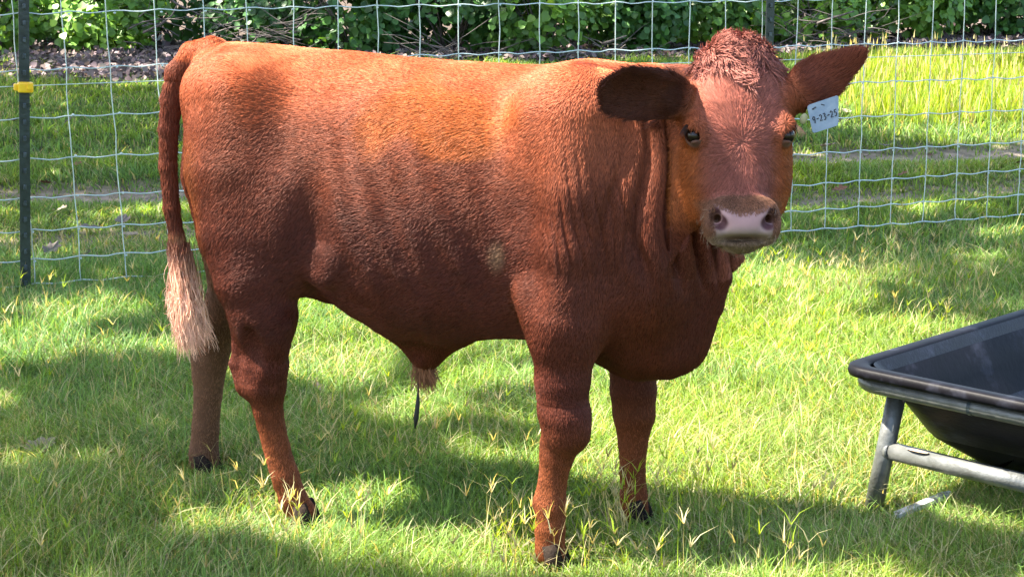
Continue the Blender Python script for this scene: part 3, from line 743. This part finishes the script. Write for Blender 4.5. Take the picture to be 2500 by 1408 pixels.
me = np_mesh('young_bull', vv, qq, np.full(len(qq), 4), cc * (.5 + .4 * bare0[:, None]))
bull = link('young_bull', me, M_hide, smooth=True)
bull.location = tuple(OB); bull.rotation_euler = (0, 0, AB)
tag(bull, 'red-brown young bull with pink nose and ear tag, standing side-on, head turned to camera', 'bull')

# ---- hair
def curves(name, pts, rad, cols, parent, m):
    """pts (n,k,3), rad (k,) or (n,k), cols (n,3)"""
    n, k = pts.shape[:2]; cu = bpy.data.hair_curves.new(name); cu.add_curves([k] * n)
    cu.points.foreach_get  # point storage is ready
    cu.attributes['position'].data.foreach_set('vector', pts.astype(np.float32).ravel())
    r = cu.attributes.get('radius') or cu.attributes.new('radius', 'FLOAT', 'POINT'); rad = np.broadcast_to(rad, (n, k)).astype(np.float32)
    r.data.foreach_set('value', np.ascontiguousarray(rad).ravel())
    a = cu.attributes.new('Col', 'FLOAT_COLOR', 'POINT'); c4 = np.ones((n, k, 4), np.float32); c4[:, :, :3] = cols[:, None, :] if cols.ndim == 2 else cols
    a.data.foreach_set('color', c4.ravel()); cu.materials.append(m)
    o = bpy.data.objects.new(name, cu); C.objects.link(o)
    if parent: o.parent = parent
    return o
def unit(a): return a / (np.linalg.norm(a, axis=-1, keepdims=True) + 1e-9)
def sample_surface(n, weight=None):
    a = vv[qq[:, 0]]; area = np.linalg.norm(np.cross(vv[qq[:, 2]] - a, vv[qq[:, 3]] - vv[qq[:, 1]]), axis=1)
    if weight is not None: area = area * weight[qq[:, 0]]
    f = RNG.choice(len(qq), n, p=area / area.sum()); q = qq[f]; u = RNG.random((n, 1)); v = RNG.random((n, 1))
    p = (vv[q[:, 0]] * (1 - u) + vv[q[:, 1]] * u) * (1 - v) + (vv[q[:, 3]] * (1 - u) + vv[q[:, 2]] * u) * v
    return p, unit(vn[q].mean(1))
bare = pad.copy()
for e in EYE: bare = np.maximum(bare, 1 - sstep(.022, .031, np.linalg.norm(vv - e, axis=1)))
for sx in (-1, 1): bare = np.maximum(bare, 1 - sstep(.014, .018, np.linalg.norm(hv - [sx * .047, .165, .008], axis=1)))
wgt = np.where(inhead, 2.0, 1.0) * (1 + .5 * near) * (1 - bare) * np.where(vv[:, 1] > .08, .6, 1)
p, nn = sample_surface(800000, wgt)
def flow(p):
    n = len(p); s, y, z = p[:, 0], p[:, 1], p[:, 2]; hh = toH(p)
    D = np.tile(np.array([-.85, 0, -.5]), (n, 1))
    def mx(D, v, w): w = np.clip(w, 0, 1)[:, None]; return D * (1 - w) + np.asarray(v) * w
    D = mx(D, (-1, 0, -.05), sstep(.86, .95, z)); D = mx(D, (-.35, 0, -.95), sstep(.30, .42, s)); D = mx(D, (-.05, 0, -1), sstep(.5, .6, s))
    D = mx(D, (-.4, 0, -.9), sstep(-.28, -.40, s)); D = mx(D, (.0, 0, -1), sstep(.44, .38, z)); D = mx(D, (-.1, 0, -1), (s < -.485) * 1.0)
    cow = np.exp(-((s + .12) ** 2 + (z - .72) ** 2) / .012)       # whorl on the flank
    D = D + cow[:, None] * np.stack([-(z - .72) * 9, 0 * s, (s + .12) * 9], -1)
    ih = (np.abs(hh[:, 0]) < .13) * (hh[:, 1] > -.21) * (hh[:, 1] < .25) * (hh[:, 2] > -.17)
    rd = np.stack([hh[:, 0] * 1.3, hh[:, 1] - .022, 0 * s], -1); rd = unit(rd); sidew = sstep(.055, .08, np.abs(hh[:, 0]))[:, None]
    rd = rd * (1 - sidew) + np.array([0, .25, -.97]) * sidew; top = sstep(-.09, -.13, hh[:, 1])[:, None]; rd = rd * (1 - top) + np.array([.2, .6, .6]) * top
    D = mx(D, 0, ih) + (rd @ HML) * ih[:, None]
    for m, q in ear_w(p):
        pass
    for (m, q), (base, tip, R, L) in zip(ear_w(p), (EARL, EARR)): D = mx(D, 0, m) + (R[0] + R[1] * (q[:, 1:2] * 2.5)) * m[:, None]
    w1 = np.stack([noise(p, 16, 70 + i) - .5 for i in range(3)], -1); w2 = np.stack([noise(p, 55, 80 + i) - .5 for i in range(3)], -1); w3 = np.stack([noise(p, 150, 85 + i) - .5 for i in range(3)], -1)
    amt = np.where(ih > 0, .7, 1.0)[:, None] * np.where((s < -.48) & (y < .055) & (z < .95), .35, 1.0)[:, None]
    return unit(D) + (w1 * .7 + w2 * .35) * amt + w3 * .08
def grow(p, nn, length, lift, D, k=4, sag=.06, curl=0.0):
    T = unit(D - nn * (D * nn).sum(-1, keepdims=True)); d0 = unit(T * np.cos(lift)[:, None] + nn * np.sin(lift)[:, None])
    t = np.linspace(0, 1, k)[None, :, None]; L = length[:, None, None]
    P = p[:, None] - nn[:, None] * .0004 + d0[:, None] * L * t - nn[:, None] * L * sag * t * t
    if curl:
        B = np.cross(nn, T); ph = noise(p, 45, 90)[:, None, None] * 12.56
        P = P + (B[:, None] * np.sin(ph + t * 4.5) + nn[:, None] * np.cos(ph + t * 4.5) * .6) * L * curl * t
    return P
s, y, z = p.T; hh = toH(p); ih = (np.abs(hh[:, 0]) < .13) * (hh[:, 1] > -.21) * (hh[:, 1] < .25) * (hh[:, 2] > -.17)
ln = np.full(len(p), .0095); ln[ih > 0] = .0115; ln = np.where((ih > 0) & (hh[:, 1] > .10), .006, ln)
ln = np.where(ih == 0, ln * (1 - .32 * sstep(.50, .34, z)), ln); ln = np.where((s > .5) & (ih == 0), .010, ln)
for m, q in ear_w(p): ln = np.where(m > .5, .014 + .012 * sstep(.03, .05, np.abs(q[:, 1])), ln)
ln = np.where((s < -.49) & (z < .93) & (y < .055) & (z > .26), .016, ln); ln = ln * RNG.uniform(.6, 1.3, len(p))
FL = flow(p); fd = unit(FL); ps = p - .86 * fd * (p * fd).sum(-1, keepdims=True)
lift = np.radians(7 + 9 * noise(ps, 60, 91) + RNG.normal(0, 2.5, len(p)))
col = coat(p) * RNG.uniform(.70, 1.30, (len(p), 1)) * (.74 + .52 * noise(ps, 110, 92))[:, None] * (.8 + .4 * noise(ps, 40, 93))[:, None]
dust = RNG.random(len(p)) < .006 * sstep(.8, .9, z) * sstep(-.3, 0, s) * (s < .35); 
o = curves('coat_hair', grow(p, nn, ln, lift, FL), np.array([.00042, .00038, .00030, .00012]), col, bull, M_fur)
# curly poll
wp = sstep(-.105, -.155, hv[:, 1]) * (np.abs(hv[:, 0]) < .076) * (hv[:, 2] > -.11) * (hv[:, 1] > -.21) + .5 * (np.hypot(hv[:, 0] - .005, hv[:, 1] + .10) < .022) * (hv[:, 2] > -.03)
p, nn = sample_surface(9000, wp); hh = toH(p)
D = np.stack([(noise(p, 22, 101) - .5) * 3 + hh[:, 0] * 4, .5 + 0 * p[:, 0], .4 + 0 * p[:, 0]], -1) @ HML + np.stack([noise(p, 40, 102 + i) - .5 for i in range(3)], -1) * 2.2
poll = curves('poll_hair', grow(p, nn, RNG.uniform(.014, .040, len(p)), np.radians(RNG.uniform(8, 46, len(p))), D, 6, .30, .10), np.array([.0007, .0007, .00065, .0006, .0005, .0002]), np.array([.27, .092, .068]) * RNG.uniform(.4, 1.5, (len(p), 1)), bull, M_fur)
# tail switch
n = 14000; t0 = RNG.random(n) ** .8; ctr = np.array([Lp_(*a) for a in ((432, 585, 0), (443, 640, 0), (450, 715, 0), (452, 760, 0))])
root_ = np.stack([np.interp(t0, [0, .33, .75, 1], ctr[:, i]) for i in range(3)], -1) + RNG.normal(0, .0095, (n, 3)) * [1, .8, .3]
tips = np.array([Lp_(*a) for a in ((414, 735, 0), (450, 880, 0), (515, 850, -.02), (488, 780, -.01))]); m = RNG.dirichlet([.8, .8, .9, .8], n) @ tips
m = m + RNG.normal(0, .012, (n, 3)); L_ = RNG.uniform(.55, 1.0, n)[:, None]
t = np.linspace(0, 1, 7)[None, :, None]; mid = root_ + (m - root_) * .5 + np.stack([noise(root_, 70, 110 + i) - .5 for i in range(3)], -1) * .06
e_ = root_ + (m - root_) * L_
P = root_[:, None] * (1 - t) ** 2 + mid[:, None] * 2 * t * (1 - t) + e_[:, None] * t * t
lk = noise(root_ + m, 30, 114)[:, None]
col = (np.array([.98, .60, .42]) * (1 - sstep(.56, .8, lk)) + np.array([.36, .14, .08]) * sstep(.56, .8, lk)) * RNG.uniform(.75, 1.2, (n, 1))
g0 = np.clip(t[..., 0] * 3.2 + t0[:, None] * 1.6 - .25, 0, 1)[..., None]; col = np.array([.17, .055, .032]) * (1 - g0) + col[:, None, :] * g0
ph = noise(root_ + m, 22, 117)[:, None, None] * 9; wv = np.stack([np.sin(ph[..., 0] + t[..., 0] * 7), .6 * np.cos(ph[..., 0] * 1.3 + t[..., 0] * 6), 0 * (ph[..., 0] + t[..., 0])], -1)
P = P + wv * .006 * t * (1.3 - t * .5)
curves('tail_switch', P, np.array([.0006, .0006, .0006, .0006, .0005, .0004, .0002]), col, bull, M_fur)
# tuft under the belly
n = 500; c0 = Lp_(1035, 885, 0); root_ = c0 + RNG.normal(0, .009, (n, 3)); e_ = root_ + np.stack([RNG.normal(.008, .012, n), RNG.normal(0, .008, n), -RNG.uniform(.025, .060, n)], -1); mid = (root_ + e_) / 2 + RNG.normal(0, .004, (n, 3)) - [.004, 0, 0]
P = root_[:, None] * (1 - t) ** 2 + mid[:, None] * 2 * t * (1 - t) + e_[:, None] * t * t
curves('belly_tuft', P, np.array([.0007, .0007, .0006, .0006, .0005, .0004, .0001]), np.array([.28, .12, .055]) * RNG.uniform(.5, 1.2, (n, 1)), bull, M_fur)
mb = MB(); mb.tube([Lp_(1022, 930, 0), Lp_(1021, 955, 0), Lp_(1020, 985, 0), Lp_(1016, 1020, 0), Lp_(1013, 1045, 0)], [.0022, .0022, .0050, .0060, .0015], 8); mb.build('matted_hair_string', M_twig if False else M_ink, bull)
# eyes and lashes
for i, e in enumerate(EYE):
    mb = MB(); mb.sphere(e, .0162, seg=28); ey = mb.build('eye', M_eye, bull)
    sx = -1 if i == 0 else 1; n = 20; a = np.linspace(-1.0, 1.15, n); hp = np.stack([sx * (.0885 + .012 * np.cos(a)), -.0135 + .004 * a * a, -.027 + .017 * np.cos(a * .9) + 0 * a], -1)
    r0 = E_l + hp @ HML; dr = np.stack([sx * (.012 + 0 * a), .010 + 0 * a, .010 + .006 * np.cos(a)], -1) @ HML
    tt = np.linspace(0, 1, 5)[None, :, None]; P = r0[:, None] + dr[:, None] * tt * 1.3 + np.array([0, 0, -.010])[None, None] * tt * tt
    curves('eyelash', P, np.array([.0004, .0003, .0003, .0002, .0001]), np.tile(np.array([.04, .018, .012]), (n, 1)), bull, M_fur)
# chin and lip whiskers
wp = ((hv[:, 1] > .14) & (np.abs(hv[:, 0]) > .045) | (hv[:, 1] > .20)) & (hv[:, 1] < .235) & (hv[:, 2] > -.10) & (np.abs(hv[:, 0]) < .09)
p, nn = sample_surface(90, wp.astype(float)); D = RNG.normal(0, .5, (90, 3)) + [0, 0, -1.0]
curves('whiskers', grow(p, nn, RNG.uniform(.010, .026, 90), np.radians(RNG.uniform(25, 50, 90)), D, 5, .25), np.array([.0004, .0004, .0003, .0002, .0001]), np.tile(np.array([.22, .15, .10]), (90, 1)), bull, M_fur)
# hooves
for q in (NHq, FHq, NFq, FFq):
    c = q[-1][0].copy(); c[2] = .02; r = q[-1][1]
    mb = MB()
    for sgn in (-1, 1):
        pts = [(c[0] + .004, c[1] + sgn * .017, .055), (c[0] + .012, c[1] + sgn * .018, .03), (c[0] + .020, c[1] + sgn * .019, .0)]
        mb.tube(pts, [r * .45, r * .52, r * .58], 12)
    mb.build('hoof', M_hoof, bull)
# ear tag
def ear_tag():
    y0 = 3.425; pts = [aty(*a, y0) for a in ((1970, 258), (2047, 232), (2047, 306), (1984, 326))]; pts = [W2L(q) for q in pts]
    TL, TR, BR, BL = pts; c = sum(pts) / 4; ux = unit(TR - TL); dn = unit(BL - TL); nrm = unit(np.cross(ux, dn))
    if nrm[1] > 0: nrm = -nrm
    mb = MB(); outline = []
    P4 = [TL, TR, BR, BL]
    for i in range(4):
        a, b, d = P4[i], P4[(i - 1) % 4], P4[(i + 1) % 4]; rr_ = .006
        for k_ in range(6):
            t_ = k_ / 5; A = a + unit(b - a) * rr_; B = a + unit(d - a) * rr_; outline.append((1 - t_) ** 2 * A + 2 * t_ * (1 - t_) * a + t_ * t_ * B)
    f1 = [mb.bm.verts.new(q + nrm * .001 + nrm * .0) for q in outline]; f2 = [mb.bm.verts.new(q - nrm * .001) for q in outline]
    mb.bm.faces.new(f1); mb.bm.faces.new(f2[::-1]); m_ = len(f1)
    for k_ in range(m_): mb.bm.faces.new((f1[k_], f2[k_], f2[(k_ + 1) % m_], f1[(k_ + 1) % m_]))
    tg = mb.build('ear_tag', M_tag, bull)
    # handwritten 9-23-25
    G = {'9': [[(.8, .9), (.4, 1), (.1, .75), (.3, .5), (.75, .6), (.8, .9), (.75, .4), (.6, 0)]], '-': [[(.1, .5), (.8, .55)]],
         '2': [[(.1, .8), (.4, 1), (.75, .8), (.6, .45), (.1, .05), (.85, .08)]], '3': [[(.1, .9), (.5, 1), (.75, .78), (.4, .55), (.8, .35), (.5, .02), (.1, .1)]],
         '5': [[(.85, 1), (.25, .95), (.2, .6), (.6, .62), (.8, .35), (.5, .02), (.1, .1)]]}
    mb = MB(); x0 = .0045; W_ = .0072; H_ = .0125; org = TL + dn * .030
    for ch in '9-23-25':
        for st in G[ch]:
            mb.tube([org + ux * (x0 + a * W_ * .85) - dn * (b - .5) * H_ + nrm * .0014 for a, b in st], .0010, 6)
        x0 += W_ * (1.02 if ch != '-' else .85)
    mb.tube([TL + ux * .008 + dn * .010 + nrm * .0012, TL + ux * .016 + dn * .008 + nrm * .0012], .0012, 6); mb.tube([TL + ux * .026 + dn * .006 + nrm * .0012, TL + ux * .032 + dn * .010 + nrm * .0012], .0009, 6)
    mb.build('lettering', M_ink, tg)
    mb = MB(); bq = W2L(aty(1962, 290, 3.44)); mb.sphere(bq, .008, (.9, .30, 1.3), Matrix.Rotation(.3, 3, 'Y'), 14); mb.build('tag_button', M_buttn, bull)
ear_tag()

# ------------------------------------------------------------------ bushes and brush along the wood's edge
def hedge_y(x): return 15.15 + np.where(x > 0, .42 * x, -.06 * x)
def leaf_mesh(P, nrm, size, col):
    """heart shaped leaves, folded along the midrib"""
    n = len(P); nrm = unit(nrm); a = unit(np.cross(nrm, RNG.normal(0, 1, (n, 3)) + 1e-3)); b = np.cross(nrm, a)
    prof = [(0, 0, 0), (.45, .12, .10), (.52, .50, .10), (.0, 1.05, -.05), (-.52, .50, .10), (-.45, .12, .10)]
    V = np.stack([P + size[:, None] * (a * u_ + b * v_ + nrm * w_) for u_, v_, w_ in prof], 1)
    base = (np.arange(n) * 6)[:, None]; L_ = (base + np.array([[0, 1, 2, 3, 0, 3, 4, 5]])).ravel()
    return V.reshape(-1, 3), L_, np.full(2 * n, 4), np.repeat(col, 6, 0)
def bush(name, cx, cy_, rx, ry, hz, n, label, cat, g, lc, sz=.068, group='bushes along the wood edge'):
    root = empty(name, (cx, cy_, 0)); tag(root, label, cat, group)
    d = unit(RNG.normal(0, 1, (n, 3))); r = RNG.random(n) ** .45
    P = d * r[:, None] * [rx, ry, hz * .55] + [0, 0, hz * .48]; P = P * (1 + .25 * (noise(P + cx, 2.2, 120) - .5)[:, None]); P[:, 2] = np.abs(P[:, 2]) + .01
    keep = noise(P + [cx, cy_, 0], 3.2, 121) > .40; P = P[keep]; n = len(P)
    nr = d[keep] * .6 + [0, -.5, .8] + RNG.normal(0, .55, (n, 3))
    mixv = noise(P + [cx, 0, 0], 3.0, 122)[:, None]; c = np.array(g) * (1 - mixv) + np.array(lc) * mixv; c = c * RNG.uniform(.55, 1.4, (n, 1))
    V, L_, S_, c_ = leaf_mesh(P, nr, RNG.uniform(.6, 1.25, n) * sz, c)
    o = link('foliage', np_mesh('foliage', V, L_, S_, c_), M_leaf, root)
    mb = MB(); rd = random.Random(int(cx * 100) + 5)
    for _ in range(9):
        a = rd.uniform(0, 6.28); q = [(rd.uniform(-.15, .15) * rx, rd.uniform(-.15, .15) * ry, 0)]
        for k_ in range(1, 5): q.append((math.cos(a) * rx * .2 * k_ + rd.uniform(-.05, .05), math.sin(a) * ry * .2 * k_ + rd.uniform(-.05, .05), hz * .24 * k_ + rd.uniform(-.03, .03)))
        mb.tube(q, [.010, .008, .006, .005, .002], 5)
    mb.build('stem', M_twig, root)
dk, md, lt = (.040, .120, .028), (.065, .170, .034), (.18, .34, .040)
specs = [(-4.55, 'dark leafy bush at the far left corner behind the fence post', md, lt, 1.0),
         (-3.55, 'bright leaved bush just right of the left fence post', md, lt, .75),
         (-2.15, 'sparse small leaved bush above the tail of the bull', dk, md, .62),
         (-1.35, 'dark vine covered bush above the hip of the bull', dk, md, .95),
         (-.55, 'dark green bush above the middle of the back of the bull', dk, md, .95),
         (.25, 'bush with light green sprays above the ribs of the bull', dk, lt, .95),
         (1.05, 'bush above the shoulder of the bull, left of its head', md, md, .95),
         (1.85, 'bush with grass stems in front, straight above the left ear of the bull', dk, lt, .95),
         (2.70, 'low bush partly hidden behind the poll of the bull', md, lt, .9),
         (3.75, 'dense bright ivy bush right of the right ear of the bull', md, lt, 1.05),
         (4.65, 'tall leafy bush second from the right edge', md, md, 1.05),
         (5.55, 'leafy bush at the far right corner', md, lt, 1.05)]
for i, (bx0, lab, g_, l_, hz) in enumerate(specs):
    y_0 = float(hedge_y(np.array(bx0))) + .75 + .15 * math.sin(i * 2.1)
    if bx0 == -2.15: y_0 += .55
    bush('leafy_bush', bx0, y_0, .60, .55, hz, 3000 if hz > .7 else 1500, lab, 'bush', g_, l_)
back = [(-4.6, 'tall dark bush behind the bush at the far left corner'), (-3.2, 'tall dark bush behind the litter patch left of the tail head'), (-1.9, 'tall dark bush behind the sparse small leaved bush'),
        (-.6, 'tall dark bush behind the bush above the middle of the back'), (.7, 'tall dark bush behind the light green sprays above the ribs'), (2.0, 'tall dark bush behind the grass stems above the left ear'),
        (3.3, 'tall dark bush behind the twig tangle right of the poll'), (4.6, 'tall dark bush behind the ivy right of the right ear'), (5.9, 'tall dark bush behind the bush at the far right corner')]
for bx0, lab in back:
    bush('understory_bush', bx0, float(hedge_y(np.array(bx0))) + 1.75, .95, .7, 1.5, 2600, lab, 'bush', dk, dk, .08, 'dark bushes in the back row')
# brush piles: tangles of bare twigs
def brush(cx, cy_, rx, hz, n, label):
    rd = random.Random(int(cx * 77)); mb = MB()
    for _ in range(n):
        a = rd.uniform(-1.2, 1.2) + (math.pi if rd.random() < .5 else 0); L_ = rd.uniform(.18, .65); x0, y0, z0 = rd.uniform(-rx, rx), rd.uniform(-.3, .25), rd.uniform(0, hz) ** 1.0
        q = [(x0, y0, z0)]; el = rd.uniform(-.25, .55)
        for k_ in range(4):
            a += rd.uniform(-.35, .35); el += rd.uniform(-.25, .2); p_ = q[-1]; q.append((p_[0] + math.cos(a) * L_ / 4, p_[1] + math.sin(a) * L_ / 4 * .5, max(.005, p_[2] + math.sin(el) * L_ / 4)))
        r_ = rd.uniform(.002, .0065); mb.tube(q, [r_, r_ * .9, r_ * .75, r_ * .6, r_ * .3], 5, False)
    o = mb.build('brush_pile', M_twig); o.location = (cx, cy_, 0); tag(o, label, 'brush pile', 'tangles of dead twigs')
hy = lambda a: float(hedge_y(np.array(a)))
brush(-2.45, hy(-2.45) + .35, .75, .35, 70, 'tangle of grey dead twigs at the wood edge above the tail of the bull')
brush(-.45, hy(-.45) + .10, .30, .12, 28, 'small heap of dead twigs above the middle of the back of the bull')
brush(.75, hy(.75) + .08, .28, .16, 30, 'small heap of pale dead twigs above the ribs, left of the left ear')
brush(2.75, hy(2.75) + .20, .50, .34, 90, 'large tangle of dead twigs between the poll and the right ear')
def branch(pts, r, lab):
    mb = MB(); mb.tube(pts, [r, r * .9, r * .7, r * .4], 7); o = mb.build('fallen_branch', M_twig); tag(o, lab, 'branch', 'bare branches at the wood edge')
P_ = lambda px, py, yy: tuple(aty(px, py, yy))
branch([P_(350, 80, 15.6), P_(390, 62, 15.5), P_(420, 38, 15.5), P_(436, 5, 15.5)], .011, 'thin bare branch rising to the right above the tail of the bull')
branch([P_(410, -5, 15.4), P_(440, 15, 15.4), P_(470, 28, 15.4), P_(500, 42, 15.4)], .009, 'thin bare branch slanting down to the right above the hip of the bull')
branch([P_(1995, 58, 16.1), P_(2030, 45, 16.1), P_(2060, 36, 16.0), P_(2085, 28, 16.0)], .013, 'grey stick slanting over the twig tangle above the right ear')
branch([P_(1470, 108, 15.2), P_(1490, 102, 15.2), P_(1510, 95, 15.2), P_(1530, 88, 15.2)], .013, 'short grey stick in the ivy left of the left ear')
# leaf litter on the wood floor
def litter(n):
    x = RNG.uniform(-6.5, 8, n); y = hedge_y(x) - .10 + np.abs(RNG.normal(0, 1.2, n)) ; k = noise(np.stack([x, y, 0 * x], -1), 1.1, 130) > .34; x, y = x[k], y[k]; x = np.concatenate([x, RNG.normal(-2.95, .65, 2600)]); y = np.concatenate([y, RNG.normal(14.7, .6, 2600)]); n = len(x)
    P = np.stack([x, y, RNG.uniform(.01, .06, n)], -1); c = np.array([.15, .12, .115]) * RNG.uniform(.3, 1.5, (n, 1)) * RNG.uniform([.95, .9, .9], [1.1, 1.05, 1.1], (n, 3))
    return leaf_mesh(P, RNG.normal(0, .6, (n, 3)) + [0, -.35, .9], RNG.uniform(.022, .055, n), c)
V, L_, S_, c_ = litter(14000)
tag(link('leaf_litter', np_mesh('leaf_litter', V, L_, S_, c_), M_dry), 'grey-brown dead leaves covering the floor of the wood', 'leaf litter', kind='stuff')
# single fallen leaves on the pasture
def dry_leaf(px, py, size, col, label, curl=.25):
    size *= .75; p = ground(px, py, .03); outline = []; K_ = 22
    for k_ in range(K_):
        a = 2 * math.pi * k_ / K_; r = (.62 + .38 * abs(math.cos(a * 3.5))) * (1.0 if math.cos(a) > -.6 else .8); outline.append((math.cos(a) * r * 1.35, math.sin(a) * r * .8))
    mb = MB(); bm = mb.bm; cv = bm.verts.new((0, 0, 0)); rd = random.Random(px * 7 + py)
    vs_ = [bm.verts.new((a * size / 2, b * size / 2, size * curl * (b * b * .8 + a * a * .3) + rd.uniform(-.1, .1) * size * .6)) for a, b in outline]
    for k_ in range(K_): bm.faces.new((cv, vs_[k_], vs_[(k_ + 1) % K_]))
    mb.tube([(-size * .6, 0, size * .1), (-size * .85, size * .05, size * .13)], .0012, 5)
    m = mat('fallen_leaf_%s' % ('tan' if col[0] > .3 else 'brown'), col, .75, 0, .2)
    o = mb.build('fallen_leaf', m); o.location = (p[0], p[1], float(gz(p[0], p[1])) + .028 + .1 * size); o.rotation_euler = (rd.uniform(-.1, .5), rd.uniform(-.3, .3), rd.uniform(0, 6.28))
    tag(o, label, 'fallen leaf', 'dead leaves fallen on the pasture')
tan = (.28, .22, .16); brn = (.14, .07, .04); gry = (.15, .125, .105)
for a in [(2020, 352, .11, tan, 'pale lobed dead leaf right below the ear tag, the largest one there'), (1988, 380, .07, tan, 'small pale dead leaf on the track, lower left of the largest leaf'),
          (2270, 366, .08, tan, 'pale dead leaf on the edge of the track between two stay wires at right'), (2050, 452, .10, brn, 'orange-brown dead leaf on grass right of the cheek of the bull'),
          (2202, 428, .07, brn, 'small brown dead leaf between the two ruts at right'), (2490, 400, .09, brn, 'dark brown dead leaf at the right edge on the track'),
          (2065, 278, .10, tan, 'pale dead leaf in the sunny tall grass edge right of the ear tag'), (2160, 350, .08, gry, 'greyish dead leaf on the grass right of the largest leaf'),
          (172, 300, .12, gry, 'greyish dead leaf on the grass between the post and the tail, nearest the wood'), (30, 300, .09, brn, 'brown dead leaf at the left edge left of the post'),
          (186, 404, .08, brn, 'orange-brown dead leaf in the green strip right of the post'), (112, 440, .09, brn, 'brown dead leaf touching the far rut right of the post'),
          (150, 514, .09, tan, 'pale dead leaf standing on edge just below the far rut'), (215, 550, .11, gry, 'grey dead leaf below the far rut, left of the tall grass stem'),
          (300, 538, .11, gry, 'grey dead leaf below the far rut, left of the tail'), (325, 573, .09, tan, 'tan dead leaf left of the tail, lowest but one'),
          (210, 624, .08, tan, 'pale dead leaf behind the near rut left of the tail switch'), (125, 612, .11, gry, 'flat grey dead leaf right of the post foot'),
          (782, 950, .06, tan, 'small pale dead leaf in the grass between the hind legs and the belly tuft'), (95, 1097, .10, tan, 'crumpled pale dead leaf in the grass at lower left'),
          (1742, 842, .06, brn, 'brown dead leaf touching the brisket outline in the sunny grass'), (2115, 370, .06, tan, 'small tan dead leaf on the far rut left of the pale edge leaf')]: dry_leaf(*a)

# ------------------------------------------------------------------ trees overhead, out of the picture: unseen, crowns shaped to cast the broken shade
def lit(x, y):
    """where the crowns are cut open for sun, on the ground (1 lit .. 0 shade)"""
    def e(px, py, rx, ry, sy=1.0):
        g = ground(px, py); g1 = ground(px + rx, py); g2 = ground(px, py - ry); return np.hypot((x - g[0]) / abs(g1[0] - g[0]), (y - g[1]) / abs(g2[1] - g[1]))
    q = np.stack([np.asarray(x), np.asarray(y), 0 * np.asarray(x)], -1); nz_ = (noise(q, 2.2, 140) - .5) * .55 + (noise(q, 6, 141) - .5) * .45
    r = np.minimum.reduce([e(1000, 850, 450, 150), e(1930, 850, 350, 210), e(1750, 1000, 420, 160), e(1500, 1380, 480, 95), e(2330, 240, 420, 85), e(350, 214, 60, 12)])
    f = r + nz_ < 1
    bd = np.hypot((x - .55) / 1.17, (y - 3.76) / .50) + nz_ * .25 < 1          # opening cut in the crowns to light the bull
    bd &= np.hypot((x - 1.15) / .28, (y - 3.32) / .13) > 1  # crowns closed again here to shade the face
    dap = (noise(q, 3.5, 142) > .72) & (y < 8)
    dap2 = (noise(q, 2.5, 143) > .56) & (y > 13.8)
    return f | bd | dap | dap2
def shade_tree(tx, ty, xr, yr, n, label):
    root = empty('shade_tree', (tx, ty, 0)); tag(root, label, 'tree', 'unseen trees outside the picture, crowns shaped for shade')
    gx_ = RNG.uniform(*xr, n); gy_ = RNG.uniform(*yr, n); hz = RNG.uniform(5.0, 7.2, n); P = np.stack([gx_, gy_, 0 * gx_], -1) + (SUN / SUN[2])[None] * hz[:, None]
    k = ~lit(gx_, gy_); P = P[k]; n = len(P)  # leaves kept only where shade is wanted
    c = np.array([.05, .11, .025]) * RNG.uniform(.6, 1.4, (n, 1))
    V, L_, S_, c_ = leaf_mesh(P - [tx, ty, 0], SUN[None] * .9 + RNG.normal(0, .35, (n, 3)), RNG.uniform(.10, .17, n), c)
    link('crown', np_mesh('crown', V, L_, S_, c_), M_canopy, root)
    mb = MB(); cx_ = P[:, 0].mean() - tx; cy2 = P[:, 1].mean() - ty
    mb.tube([(0, 0, -.1), (.03, .02, 1.2), (-.02, .05, 3), (.05, 0, 4.6), (cx_ * .1, cy2 * .1, 6.0)], [.26, .21, .18, .15, .08], 14); tr = mb.build('trunk', M_bark, root)
    mb = MB(); rd = random.Random(int(tx * 10))
    for k2_ in range(9):
        z0 = rd.uniform(3.2, 5.4); cand = np.flatnonzero((gx_[k] < -1.6) | (gy_[k] > 4.9)); q = P[cand[rd.randrange(len(cand))]] - [tx, ty, 0]; q = q if ty > 3 else np.minimum(q, [2.2, 9, 9]); mb.tube([(0, 0, z0), tuple(q * [.35, .35, 0] + [0, 0, z0 + .6]), tuple(q * [.7, .7, 0] + [0, 0, z0 + 1.0]), tuple(q)], [.09, .065, .045, .015], 8, False)
    mb.build('limb', M_bark, root)
shade_tree(-6.0, 2.4, (-3.2, 3.2), (1.2, 6.6), 9500, 'unseen tree left of the picture, crown shaped for shade, nearest the camera')
shade_tree(-7.5, 7.5, (-4.0, 4.6), (6.6, 12.2), 12000, 'unseen tree left of the picture, crown shaped for shade, beyond the fence')
shade_tree(-8.5, 14.5, (-6.0, 8.0), (12.2, 18.5), 14000, 'unseen tree left of the picture, crown shaped for shade, at the wood edge')
